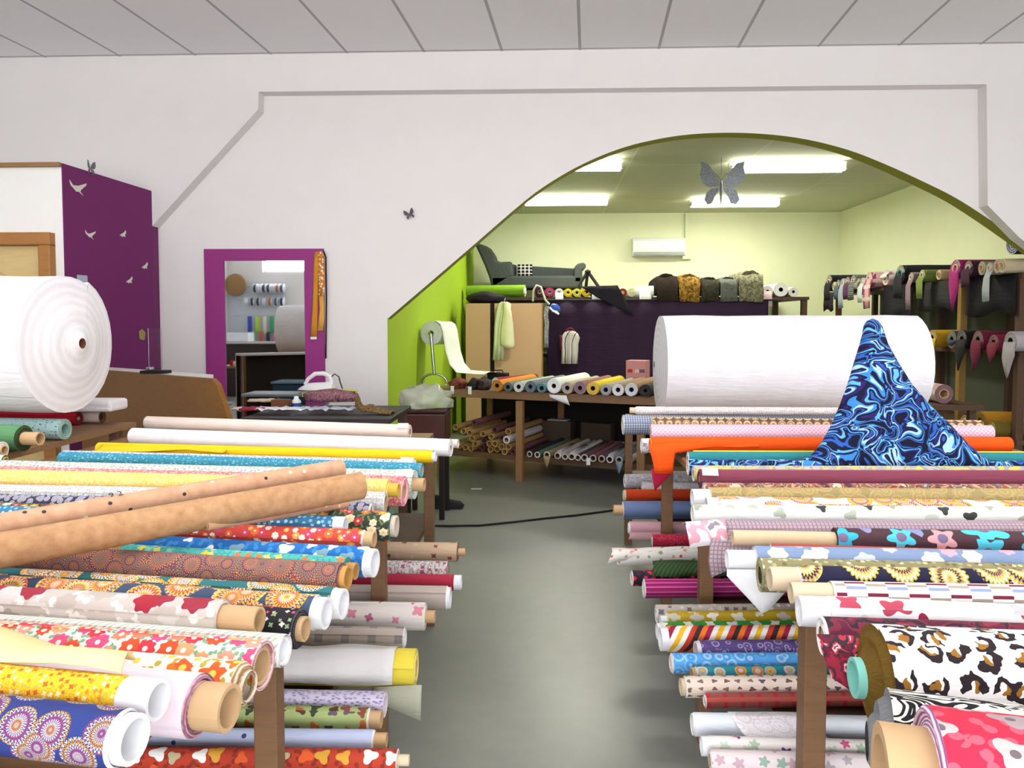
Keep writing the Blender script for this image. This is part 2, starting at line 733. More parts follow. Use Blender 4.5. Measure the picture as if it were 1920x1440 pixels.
def fine(poly, n=4):
    """smooth curve through the arch points (Catmull-Rom), straight at its left foot"""
    out = []
    for i in range(len(poly) - 1):
        p0, p1, p2, p3 = poly[max(i - 1, 0)], poly[i], poly[i + 1], poly[min(i + 2, len(poly) - 1)]
        for k in range(n):
            t = k / n
            f = lambda a, b, c, d: 0.5 * ((2 * b) + (-a + c) * t + (2 * a - 5 * b + 4 * c - d) * t * t + (-a + 3 * b - 3 * c + d) * t ** 3)
            out.append((f(p0[0], p1[0], p2[0], p3[0]), f(p0[1], p1[1], p2[1], p3[1])))
    return out + [poly[-1]]


arch[0] = (XL, arch[0][1])
archf = fine(arch)
mb = MB()
# inner panel: full height left of the opening, then everything above the arch
xw = -3.35
for y, o in ((YP, 1), (YB, -1)):
    q = [(xw, y, 0), (XL, y, 0), (XL, y, CEIL), (xw, y, CEIL)]
    mb.face([mb.vert(p) for p in q[::o]], 0)
mb.face([mb.vert(p) for p in ((xw, YP, 0), (xw, YP, CEIL), (xw, YB, CEIL), (xw, YB, 0))], 0)
mb.face([mb.vert(p) for p in ((XL, YP, 0), (XL, YB, 0), (XL, YB, arch[0][1]), (XL, YP, arch[0][1]))], 1)
xs = [p[0] for p in archf]
for (x0, z0), (x1, z1) in zip(archf, archf[1:]):
    q = [mb.vert((x, y, z)) for x, y, z in ((x0, YP, z0), (x1, YP, z1), (x1, YP, CEIL), (x0, YP, CEIL))]
    mb.face(q, 0)
    q = [mb.vert((x, y, z)) for x, y, z in ((x1, YB, z1), (x0, YB, z0), (x0, YB, CEIL), (x1, YB, CEIL))]
    mb.face(q, 0)
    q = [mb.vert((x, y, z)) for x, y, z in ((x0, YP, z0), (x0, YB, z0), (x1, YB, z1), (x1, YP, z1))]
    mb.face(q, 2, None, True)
xe = archf[-1][0]
mb.box(((xe + RX) / 2, (YP + YB) / 2, CEIL / 2), (RX - xe - .001, YB - YP, CEIL), 0)
struct('wall_back', mb, [WPAINT, LIME, plain('98983c', .8)])  # arch underside is lime paint with its shade put into the olive

mb = MB()
# outer face, standing proud of the panel by 12 cm
cols = [(-6.2, 0.0), (rec[0][0], 0.0)] + [(rec[0][0] + 1e-4, rec[0][1]), rec[1], (rec[2][0], rec[2][1]), rec[3], (rec[4][0] + 1e-4, rec[4][1]), rec[5], rec[6], (rec[6][0] + 2e-4, 0.0), (RX, 0.0)]
for (x0, z0), (x1, z1) in zip(cols, cols[1:]):
    if x1 - x0 > 0.003:
        q = [mb.vert(p) for p in ((x0, YO, z0), (x1, YO, z1), (x1, YO, CEIL), (x0, YO, CEIL))]
        mb.face(q, 0)
    if z0 == 0.0 and z1 > .1:
        continue
    q = [mb.vert(p) for p in ((x0, YO, z0), (x0, YP, z0), (x1, YP, z1), (x1, YO, z1))]
    mb.face(q, 0)
struct('trim_1', mb, plain('e8e4e2', 0.8))

mb = MB()
mb.box((LX - 0.05, (REAR + YO) / 2, CEIL / 2), (0.1, YO - REAR, CEIL))
struct('wall_left', mb, WPAINT)
mb = MB()
mb.box((RX + 0.05, (REAR + YB) / 2, CEIL / 2), (0.1, YB - REAR, CEIL))
struct('wall_right', mb, WPAINT)
# street side: piers, sill and lintel round three shop windows and one high light
mb = MB()
WX = [(-3.9, -1.2), (-0.9, 1.8), (2.1, 4.8)]
wz0, wz1 = 0.55, 2.95
zs = [(LX, -5.5), (-4.45, -3.9), (-1.2, -0.9), (1.8, 2.1), (4.8, RX)]
for a, b in zs:
    mb.box(((a + b) / 2, REAR - 0.1, CEIL / 2), (b - a, 0.2, CEIL))
for a, b in WX:
    mb.box(((a + b) / 2, REAR - 0.1, wz0 / 2), (b - a, 0.2, wz0))
    mb.box(((a + b) / 2, REAR - 0.1, (wz1 + CEIL) / 2), (b - a, 0.2, CEIL - wz1))
mb.box((-4.975, REAR - 0.1, 1.19), (1.05, 0.2, 2.38))
mb.box((-4.975, REAR - 0.1, 3.19), (1.05, 0.2, 0.6))
struct('wall_front', mb, WPAINT)
gl = G('window_glass', 0.05)
gl.b.inputs['Transmission Weight'].default_value = 1.0
gl.b.inputs['IOR'].default_value = 1.05
GLASS = gl.out(H('ffffff'))
for i, (a, b, z0, z1) in enumerate([(w[0], w[1], wz0, wz1) for w in WX] + [(-5.5, -4.45, 2.38, 2.89)]):
    mb = MB()
    for c, d in (((a + .03, (z0 + z1) / 2), (.06, z1 - z0)), ((b - .03, (z0 + z1) / 2), (.06, z1 - z0)), (((a + b) / 2, z0 + .03), (b - a - .12, .06)), (((a + b) / 2, z1 - .03), (b - a - .12, .06))):
        mb.box((c[0], REAR - 0.1, c[1]), (d[0], 0.08, d[1]))
    struct('window_%d' % (i + 1), mb, plain('e4e4e4', 0.5))

# partitioned office on the left: white front with a wooden door, purple side
BXC = at_y(117, 306, 5.1).x
bz = at_y(117, 306, 5.1).z
mb = MB()
fx0, fx1 = LX, at_y(103, 440, 5.1).x
dtop = at_y(60, 437, 5.1).z
mb.box(((fx1 + BXC - .004) / 2, 5.151, bz / 2), (BXC - .004 - fx1, 0.1, bz))
mb.box(((fx0 + fx1) / 2, 5.15, (bz + dtop) / 2), (fx1 - fx0, 0.1, bz - dtop))
mb.box(((fx0 + fx1 - 1.0) / 2, 5.15, dtop / 2), (fx1 - 1.0 - fx0, 0.1, dtop))
struct('wall_office_front', mb, plain('f4f3ee', 0.8))
# the purple side runs slightly outwards to the back wall, with a notch at the trim
W0 = Vector((BXC, 5.1, 0))
W1 = Vector((at_y(285, 400, YO).x, YO, 0))
WE = (W1 - W0).normalized()
WN = Vector((WE.y, -WE.x, 0))
nz_ = at_y(290, 421, YO).z
bz2 = at_y(285, 358, YO).z
mb = MB()
mb.prism([W0, W1, W1 + Vector((0, 0, bz2)), W0 + Vector((0, 0, bz))], -WN * .04)
xb = at_y(298, 500, YP).x
W2 = Vector((xb, YP, 0))
mb.prism([W1, W2, W2 + Vector((0, 0, nz_)), W1 + Vector((0, 0, nz_))], Vector((-.04, 0, 0)))
struct('wall_office_side', mb, PURPLE)


def on_purple(px, py):
    d = ray(px, py)
    t = (W0 - CAM).dot(WN) / d.dot(WN)
    return CAM + d * t + WN * .001


mb = MB()
mb.box(((LX + BXC) / 2, (5.2 + YO) / 2, bz - 0.05), (BXC - LX - .05, YO - 5.2, 0.008), 0)
struct('ceiling_office', mb, WPAINT)
mb = MB()
mb.box(((fx0 + BXC) / 2 - 0.005, 5.085, bz - 0.012), (BXC - fx0, 0.03, 0.03), 0, None, 0.004)
struct('trim_2', mb, wood('7b5638', '96714a'))

# the door in the office front, only its top corner shows
mb = MB()
dw = 0.085
for xx in (fx1 - dw / 2, fx1 - 1.0 + dw / 2):
    mb.box((xx, 5.09, (dtop - dw) / 2), (dw, 0.10, dtop - dw), 0, None, 0.01)
mb.box((fx1 - 0.5, 5.09, dtop - dw / 2), (1.0, 0.10, dw), 0, None, 0.01)
DOOR = thing('door_1', None, None, (fx1 - 0.5, 5.09, 0))
DOOR['kind'] = 'structure'
mb.build('door_frame', wood('8a5a2e', 'a8743f'), DOOR)
mb = MB()
mb.box((fx1 - 0.5, 5.125, (dtop - dw) / 2), (1.0 - 2 * dw, 0.04, dtop - dw), 0, None, 0.004)
mb.tube([(fx1 - .5 + x, 5.103, dtop - .27 + 0.07 * math.sin(2.2 + x * 7.5)) for x in [(-.3 + .6 * k / 20) for k in range(21)]], 0.006, 6)
mb.build('door_leaf', wood('c9a86a', 'd9bf85', 0.6), DOOR)
mb = MB()
mb.lathe((fx1 - .86, 5.1, 1.02), (0, -1, 0), [(0, .025), (.012, .025), (.014, .01), (.05, .01), (.055, .024), (.075, .02), (.08, 0)], 16)
mb.build('door_handle', METAL, DOOR)

# back room
mb = MB()
xl1 = at_y(888, 500, BY).x
mb.prism([(XL, YB, 0), (XL, YB, BCEIL + .4), (XL - .1, YB, BCEIL + .4), (XL - .1, YB, 0)], (xl1 - XL, BY - YB, 0))
struct('wall_stockroom_left', mb, LIME)
mb = MB()
mb.box((1.6, BY + .05, BCEIL / 2), (6.2, .1, BCEIL))
struct('wall_stockroom_back', mb, PALE)
mb = MB()
mb.box((BX1 + .05, (YB + BY) / 2, BCEIL / 2), (.1, BY - YB, BCEIL))
struct('wall_stockroom_right', mb, PALE)

# ------------------------------------------------------------------ light
def area(name, loc, size, rot, power, col=(1, 1, 1)):
    l = bpy.data.lights.new(name, 'AREA')
    l.shape = 'RECTANGLE'
    l.size, l.size_y = size
    l.energy = power
    l.color = col
    o = bpy.data.objects.new(name, l)
    COL.objects.link(o)
    o.location = loc
    o.rotation_euler = rot
    return o


for i, (a, b) in enumerate(WX):
    area('daylight', ((a + b) / 2, REAR - 0.05, (wz0 + wz1) / 2), (b - a - .1, wz1 - wz0 - .1), (PI / 2, 0, 0), 118, (0.985, 0.98, 1.0))
area('daylight', (-4.975, REAR - .05, 2.63), (.95, .42), (PI / 2, 0, 0), 25, (.95, .97, 1))
w = bpy.data.worlds.new('world')
SC.world = w
w.use_nodes = True
w.node_tree.nodes['Background'].inputs[0].default_value = (0.75, 0.85, 1.0, 1)
w.node_tree.nodes['Background'].inputs[1].default_value = 1.0
SC.view_settings.view_transform = 'Standard'
SC.view_settings.look = 'None'
SC.view_settings.exposure = 0.0
SC.view_settings.gamma = 1.0

TUBEGLOW = emit('lit_tube', 'fffdf0', 22.0)
TUBEGLOW2 = emit('lit_tube_shop', 'ffffff', 9.0)


def lamp(px0, px1, py, lab, power=34, z=None, pos=None, L=None, ceil=BCEIL):
    if pos is None:
        a, b = at_z(px0, py, z), at_z(px1, py, z)
        y = (a.y + b.y) / 2
        a.y = b.y = y
    else:
        a, b = Vector(pos) - Vector((L / 2, 0, 0)), Vector(pos) + Vector((L / 2, 0, 0))
    t = thing('ceiling_lamp', lab, 'lamp', ((a.x + b.x) / 2, a.y, ceil), 'fluorescent ceiling lamps')
    mb = MB()
    mb.box(((a + b) / 2 + Vector((0, 0, .045))), ((b - a).length + .06, .05, max(.02, (ceil - a.z - .03) * 1.0)), 0, None, 0.004)
    mb.build('housing', plain('eeeee6', 0.5), t)
    for s in (-1, 1):
        mb = MB()
        mb.tube([a + Vector((0, s * .05, 0)), b + Vector((0, s * .05, 0))], 0.024, 12)
        mb.build('tube', TUBEGLOW if ceil == BCEIL else TUBEGLOW2, t)
    for p in (a, b):
        mb = MB()
        mb.box(p + Vector((math.copysign(.01, p.x - (a.x + b.x) / 2), 0, .01)), (.02, .15, .055), 0, None, .004)
        mb.build('end_cap', plain('e2e2da', 0.5), t)
    area('lamp_glow', (a + b) / 2 - Vector((0, 0, .04)), ((b - a).length, .09), (0, 0, 0), power, (1.0, 0.98, .84) if ceil == BCEIL else (1, 1, 1))
    return t


lamp(1040, 1163, 315, 'ceiling lamp with lit tubes cut off by the rim of the arch at its left', z=2.98)
lamp(985, 1138, 381, 'ceiling lamp with lit tubes low on the left, above the long grey sofa', z=2.98)
lamp(1372, 1579, 318, 'longest looking lit ceiling lamp, upper right beside the hanging butterfly', z=2.98)
lamp(1297, 1457, 384, 'lit ceiling lamp just behind the lower wings of the hanging butterfly', z=2.98)

# unseen hanging lamps, added over the tables to brighten the ceiling
for x, lab in ((-1.6, 'added unseen lamp above the left table, brightening the ceiling'), (1.6, 'added unseen lamp above the right table, brightening the ceiling')):
    p = Vector((x, 2.2, 2.95))
    t = thing('added_pendant', lab, 'lamp', (x, 2.2, 2.95))
    mb = MB()
    mb.box(p, (1.5, .16, .05), 0, None, .01)
    mb.build('housing', plain('e8e8e8', .5), t)
    for s in (-.6, .6):
        mb = MB()
        mb.tube([p + Vector((s, 0, .025)), Vector((x + s, 2.2, CEIL - .002))], .004, 6)
        mb.build('wire', METAL, t)
    area('added_uplight', p + Vector((0, 0, .05)), (1.4, .12), (PI, 0, 0), 78, (1, .99, .98))
# ------------------------------------------------------------------ sales tables
TZ, SZ = 0.85, 0.455     # top faces of table top and lower shelf


def table(name, lab, x0, x1, y0, y1, legs_y, lx, rx, z=TZ, shelf=True):
    t = thing(name, lab, 'table', ((x0 + x1) / 2, (y0 + y1) / 2, 0))
    mb = MB()
    mb.box(((x0 + x1) / 2, (y0 + y1) / 2, z - .0125), (x1 - x0, y1 - y0, .025))
    mb.build('table_top', MIDW, t)
    if shelf:
        mb = MB()
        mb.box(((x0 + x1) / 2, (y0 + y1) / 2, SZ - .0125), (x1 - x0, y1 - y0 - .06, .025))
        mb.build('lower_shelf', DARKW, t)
    for y in legs_y:
        for x in (lx, rx):
            mb = MB()
            h = z - .0255
            mb.box((x, y, h / 2), (.045, .045, h), 0, None, .003)
            mb.build('leg', wood('5b4330', '7a5a3e'), t)
    return t


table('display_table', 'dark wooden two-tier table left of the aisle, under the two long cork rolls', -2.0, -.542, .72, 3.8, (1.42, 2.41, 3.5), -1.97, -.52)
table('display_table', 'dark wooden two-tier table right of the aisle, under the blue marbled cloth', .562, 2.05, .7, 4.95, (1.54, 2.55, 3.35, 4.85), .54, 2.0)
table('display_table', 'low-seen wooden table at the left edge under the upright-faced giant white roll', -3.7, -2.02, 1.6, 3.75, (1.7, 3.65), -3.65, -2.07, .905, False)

# ------------------------------------------------------------------ cloth kinds
CREAM, WCL = fab('plain', 'f5e3d8'), fab('plain', 'f6f4fa')
YEL = fab('plain', 'f2cb1d')
ED_W = edge('e4e2e6', 'ffffff')


def top_z(px, pytop, zt):
    return at_z(px, pytop, zt)


def put_rolls(spec, z0, side, group, y_push=0.006):
    """spec rows: label, (px, py of the top edge at the aisle end), (px, py further along that edge), radius, y or None, length, cloth, options.
    Places every roll on its sight line, then slides neighbours apart so that none cuts into the next."""
    rows = []
    for lab, a, b, r, y, L, m, o in spec:
        if y is None:
            zt = z0 + 2 * r
            pa = at_z(a[0], a[1], zt)
        else:
            pa = at_y(a[0], a[1], y)
            if pa.z < z0 + 2 * r:
                pa = at_z(a[0], a[1], z0 + 2 * r)
        pb = at_z(b[0], b[1], pa.z)
        d = (pb - pa)
        d.z = 0
        d.normalize()
        rows.append([lab, a, pa, d, r, L, m, o])
    rows.sort(key=lambda q: -q[2].y)
    if y_push:
        for it in range(120):
            for p, q in zip(rows, rows[1:]):
                za, zb = p[2].z - p[4], q[2].z - q[4]
                rr = p[4] * 1.03 + q[4] * 1.03 + .004
                dz = abs(za - zb)
                need = math.sqrt(max(0, rr * rr - dz * dz))
                # room at the aisle end and at the far end
                Lm = min(p[5], q[5])
                g0 = p[2].y - q[2].y - (p[3].y / max(.3, abs(p[3].x))) * (p[2].x - q[2].x) * side * 0
                g1 = g0 + (p[3].y - q[3].y) * Lm
                gap = min(g0, g1)
                if gap < need:
                    s = (need - gap) / 2 * .9
                    p[2].y += s
                    q[2].y -= s
                    if g1 < need:
                        m_ = (p[3].y + q[3].y) / 2
                        for w in (p, q):
                            w[3].y += (m_ - w[3].y) * .5
                            w[3].normalize()
    out = {}
    for lab, a, pa, d, r, L, m, o in rows:
        # keep the top edge on its sight line at the new depth, never below the board
        p = at_y(a[0], a[1], pa.y)
        z = max(z0 + r + .001, p.z - r)
        if o.get('rest'):
            z = z0 + r + .001
        A = Vector((p.x, pa.y, z))
        B = A + d * L
        o = dict(o)
        fl = o.pop('flap', None)
        o.pop('rest', None)
        key = o.pop('key', None)
        tg = o.pop('tag', False)
        t = roll(lab, group, A, B, r, m, o.pop('ed', None), **o)
        t['_a'] = A
        t['_b'] = B
        if tg:
            tag(t, A + d * .03 + Vector((0, -.6 * r, r * .87)), .05, .035, -1.0)
        if key:
            out[key] = (t, A, B, d, r)
    return out


T = TUBE
LEFT = [
 ('cream cotton roll, farthest on the left table, in front of the cluttered work table', (768, 796), (205, 778), .034, None, 1.43, CREAM, dict(core=(.004, 0, .4), ed=edge('e8d6c8', 'f8ebe2'), tag=True)),
 ('jade green roll mostly hidden between cream and white rolls, its pale tube sticking out', (818, 822), (300, 806), .021, None, 1.38, fab('plain', '3fa596'), dict(core=(.10, 0, -.0205), cmat=plain('ece0d4', .6), core_label='pale tube end')),
 ('plain white roll lying between the cream roll and the bright yellow roll', (845, 823), (130, 798), .037, None, 1.5, WCL, dict(core=(0, 0, .3), ed=ED_W)),
 ('plain bright yellow roll with a white core end on the left table', (812, 845), (130, 828), .025, None, 1.43, YEL, dict(core=(.012, 0, .75), cmat=WHITE, ed=edge('d9b419', 'f7e27a'), key='yellow')),
 ('white roll with tiny blue sprigs, a thin strip under the bright yellow roll', (778, 862), (330, 850), .024, 2.84, 1.42, fab('dots', 'eeeef4', ('7f8fc0', '9aa3cf', '55609a'), 120, .3, rand=1), dict(core=(0, 0, .5), tag=True)),
 ('teal roll with pale line print, third below the bright yellow roll', (790, 868), (95, 846), .027, 2.72, 1.43, fab('flower', '3d8fa8', ('9ad0dc', '6fb6c8', '2d7a95'), 60, .3, 3, rand=1, asp=2), dict(core=(0, 0, .5), ed=edge('2f7f99', '9ccbd8'))),
 ('loosely wound pale mint roll with a small sprig print and tan tube', (778, 884), (0, 866), .046, 2.42, 1.46, fab('dots', 'd3dcd2', ('a9bdb4', 'b9c8a8', '93a9b4'), 90, .32, rand=1), dict(core=(.03, 0, .45), cmat=TUBE, ed=edge('b9ccc6', 'eef2ee'), tele=-.01, tag=True)),
 ('coral pink roll with dense tiny white print and ragged cut end', (758, 893), (0, 873), .045, 2.28, 1.45, fab('dots', 'f08a8c', ('ffd7d4', 'e45b6a', 'f7b3ae'), 110, .36, rand=1), dict(core=(0, 0, .5), ed=edge('e06a80', 'ffd9dc'))),
 ('pale yellow roll with woven texture, yellow inner end, beside the coral pink roll', (728, 898), (0, 880), .031, 2.14, 1.42, fab('dots', 'f5d77c', ('f9e6a8', 'eec95c', 'f7dc90'), 130, .35, rand=.5), dict(core=(.03, 0, .62), cmat=plain('d9b54a', .8), ed=edge('e3bd45', 'fff0b8'))),
 ('off-white roll with fine grey dots, right by the tip of the front cork roll', (722, 922), (0, 908), .029, 2.03, 1.4, fab('dots', 'd9d9d6', ('b4b3b8', 'c7b9a8', 'e9e9ec'), 120, .34, rand=.4), dict(core=(0, 0, .7), ed=edge('b8b4b0', 'f1f0ee'))),
 ('narrow navy and white chain print roll behind the big poppy floral roll', (695, 942), (0, 926), .022, 1.95, 1.38, fab('ring', '3b3a55', ('efeef2', '3b3a55', 'c5c2d2', '3b3a55'), 60, .5, 4), dict(core=(0, 0, .6))),
 ('dark green roll crowded with red, orange and white flowers, pale tube showing', (735, 958), (560, 957), .038, 1.82, 1.2, fab('flower', '3a4236', ('d8452f', 'e8743a', 'f3e3c4', 'c6304c', 'd99a3a'), 34, .47, 6, '6d7f4e', 'f4d36a'), dict(core=(.012, 0, .7), cmat=plain('cfc0ae', .8), ed=edge('245a52', '3f7f74'))),
 ('blue roll with small white dots and a white wrapped end', (628, 967), (490, 962), .021, 1.75, 1.05, fab('dots', '3e7da8', ('bfe0ee', '8cc3de'), 62, .26, rand=.5), dict(core=(.026, 0, .93), cmat=WHITE)),
 ('red roll with orange and white flowers and a tan tube end', (682, 993), (440, 986), .021, 1.69, 1.2, fab('flower', 'cf4a3c', ('f3a548', 'f8ead6', 'e8743a', 'd9466a'), 46, .45, 7, None, 'f7e9c8'), dict(core=(.025, 0, .85), cmat=TUBE)),
 ('cobalt blue roll with white birds and a thick white end', (688, 1026), (340, 1000), .033, None, 1.3, fab('flower', '2168b0', ('f4f6f8', '3b7fc2', 'e9edf2', '7a9fb0'), 20, .34, 3, '3b86c6'), dict(core=(.018, 0, .9), cmat=WHITE, core_label='white inner end')),
 ('turquoise roll with small yellow and orange motifs and green edged tan tube', (650, 1045), (270, 1019), .027, 1.58, 1.25, fab('flower', '4fb2a8', ('e9c23c', 'dd7a3f', '8fd0b8', 'e9d86a'), 40, .36, 4, '3c98a0'), dict(core=(.02, 0, .62), cmat=plain('b98c55', .8), ed=edge('1f6a66', '58b3a4'))),
 ('brown and plum paisley roll with an open tan tube', (640, 1055), (400, 1041), .029, 1.47, 1.3, fab('ring', '7a4a52', ('7a3f4a', '6a5f7a', 'b8803f', '5f3a4f', '4f6a6a', 'b88a6a', '6a3a48', '9a4a3f', 'd0a070', '3a2a3f'), 24, .8, 1.6), dict(core=(.014, 0, .8), cmat=plain('c4924f', .8), ed=edge('4a2f3a', '8a5f62'))),
 ('multicoloured folk medallion roll, the rear one of its white-ended pair', (627, 1103), (400, 1092), .03, 1.36, 1.35, fab('ring', '2f6f74', ('f0b32e', 'f7ead8', 'd8602e', 'f3d04a', '8a3a2f', 'ffffff', '2f6f74'), 15, .5, 2.2), dict(core=(.018, 0, .92), cmat=WHITE)),
 ('multicoloured folk medallion roll, the front one of its white-ended pair', (592, 1116), (80, 1086), .031, 1.29, 1.36, fab('ring', '40506a', ('f3b12c', 'f7f0e4', 'e8743a', 'c2402f', 'f5d04a', 'f6a8a0', '40506a', 'f3b12c'), 14, .52, 2.2, '3f7f7a'), dict(core=(.02, 0, .88), cmat=WHITE)),
 ('black roll with scattered small flowers and a tan tube end', (560, 1142), (0, 1096), .033, 1.22, 1.37, fab('flower', '221f26', ('e8e4d8', 'd8506a', '8fae7a', 'e9b0b8', 'c7d0c0'), 66, .3, 4), dict(core=(.012, 0, .62), cmat=TUBE, ed=edge('1a181e', '55505a'))),
 ('grey linen roll with white dots and red and grey flowers, long tan tube', (418, 1125), (0, 1108), .029, 1.15, 1.35, fab('flower', 'c9c0b8', ('a52a3a', 'b0a49c', 'd6cfca', 'bdb2a9', 'd2cac4', '9a3040'), 17, .44, 7, 'e9e3de'), dict(core=(.062, 0, .72), cmat=TUBE, core_label='long tan cardboard tube', key='linen', ed=edge('c9c0b8', 'efe9e4'))),
 ('white roll with grey fern leaves, lying under the pink and orange floral roll', (530, 1190), (0, 1158), .025, 1.09, 1.4, fab('stripe', 'efeae0', ('f3efe6', 'c7cbb0', 'f3efe6', 'b9c3c4', 'efe2cf'), 40, lw=.8), dict(core=(0, 0, .82), cmat=PAPER)),
 ('cream roll with pink, red and orange anemones', (490, 1203), (0, 1170), .035, 1.03, 1.4, fab('flower', 'f6eee6', ('e8557f', 'f08a6a', 'd9552f', 'f3a08a', 'e23c4a', 'f2a878'), 33, .52, 8, '7fae8a', 'fff3e8', rand=.55), dict(core=(0, 0, .75), ed=edge('a86a78', 'f2d6d2'))),
 ('white roll with orange poppies and ochre leaves and a thick frayed end', (450, 1242), (0, 1196), .031, .96, 1.4, fab('flower', 'f4ecdc', ('f07a2a', 'f2932e', 'f7f2ea', 'e85f2a'), 25, .5, 5, 'b8a83c', 'f4d05a'), dict(core=(0, 0, .55), ed=edge('a0764e', 'e9d8bf'), tele=.012, cmat=TUBE)),
 ('pale pink roll wound thick, with mauve inner layers and a large tan tube', (372, 1264), (0, 1225), .038, .90, 1.4, fab('plain', 'f6e4ee'), dict(core=(.04, 0, .72), cmat=TUBE, ed=edge('8a5a68', 'dcb4c4'), core_label='large tan cardboard tube')),
 ('yellow roll with tiny orange flowers and a white wrapped end', (238, 1268), (0, 1249), .0235, .86, 1.35, fab('flower', 'f3c22e', ('e8862a', 'f9e8b0', 'd9632a', 'c2b24a'), 120, .38, 4, 'e0a81f', rand=1), dict(core=(.038, 0, .97), cmat=WHITE, core_label='white wrapped end', key='mustard')),
 ('navy roll with sunburst medallions, the rear one of its white-ended pair', (228, 1332), (0, 1312), .029, .81, 1.3, fab('ring', '2c3a78', ('d9d2cc', '2c3a78', 'a2405a', '2c3a78', 'c8c0b8', '4a3450', 'd0902c', '2c3a78'), 24, .5, 2.4), dict(core=(.014, 0, .86), cmat=WHITE)),
 ('navy roll with sunburst medallions, nearest to the viewer at the lower left', (172, 1372), (0, 1340), .042, .745, 1.3, fab('ring', '2b3c80', ('e4dcd6', '2b3c80', '9a3a52', '26326a', 'd4ccc4', '5a4460', '2b3c80', 'c98a3a'), 20, .5, 2.4), dict(core=(.02, 0, .84), cmat=WHITE, rest=True)),
]
L_ = put_rolls(LEFT, TZ, -1, 'fabric rolls on the left table')

# loose yellow selvedge waving down over the teal roll
t, A, B, d, r = L_['yellow']
drape(t, B - d * .02 + Vector((0, -r * .6, r * .72)), A + d * .85 + Vector((0, -r * .6, r * .72)),
      [(0, 0, 0), (0, -.012, -.006), (0, -.03, -.014), (0, -.055, -.017), (0, -.08, -.016)], YEL, n=24, cut=lambda q: .35 + .65 * abs(math.cos(q * 2.2)), rough=.003)
t, A, B, d, r = L_['mustard']
P = []
for k in range(7):
    q = k / 6
    row = []
    for j in range(25):
        s = j / 24
        p = A + d * (.01 + 1.0 * s)
        w = q * (.03 + .13 * min(1, s * 1.6))
        row.append(p + Vector((0, r * .2 + w, r * 1.04 + .012 * math.sin(q * 3.1) + .004 * math.sin(s * 20 + q * 3))))
    P.append(row)
cloth(t, 'turned_back_cloth', P, fab('plain', 'f0d49a'), lab='pale yellow underside folded back', rough=.003)

# cork rolls laid slantwise across the others
CORK = None
g = G('cork', .8)
n1 = g.noise(g.ob(), 55, 4)[0]
n2 = g.noise(g.ob(), 11, 3)[0]
c = g.ramp(g.ma('MULTIPLY_ADD', n1, 1.6, -.3), [H('9c7350'), H('ba8f66'), H('c8a47c')], False)
c = g.mix(g.ma('MULTIPLY', n2, .5), c, H('a87f58'))
CORK = g.out(c)
g.bump(n1, .4, .004)
g = G('cork_specked', .8)
n1 = g.noise(g.ob(), 40, 3)[0]
d_, r_, a_, o_, q_ = g.cell(g.mul(g.uv(), (26, 26, 0)), 1.0)
c = g.ramp(g.ma('MULTIPLY_ADD', n1, 1.4, -.2), [H('b98a68'), H('cb9f7e'), H('d6b090')], False)
c = g.mix(g.ma('MULTIPLY', g.ma('LESS_THAN', d_, .11), g.ma('GREATER_THAN', r_, .55)), c, g.ramp(r_, [H('4a3440'), H('4a3440'), H('3b2f36'), H('e9dcc8')]))
CORK2 = g.out(c)


def cork_roll(lab, pa, pb, r, m, ext=.3):
    d = (pb - pa).normalized()
    return roll(lab, 'cork rolls laid across the left table', pa, pb + d * ext, r, m, edge('8a5f3a', 'caa074', .005), core=(-.02, 0, .55), cmat=CORK, name='cork_roll', cat='cork roll', wob=.006)


cork_roll('long smooth cork roll, the front and thicker of the slanting pair', at_y(676, 910, 1.86), at_y(0, 1032, 1.36), .034, CORK)
cork_roll('long paler cork roll with dark specks, behind the thicker slanting one', at_y(640, 878, 1.99), at_y(0, 985, 1.46), .0245, CORK2)
cork_roll('short stub of a third cork roll showing under the slanting pair', at_y(649, 944, 1.93), at_y(560, 958, 1.80), .012, CORK2, .25)

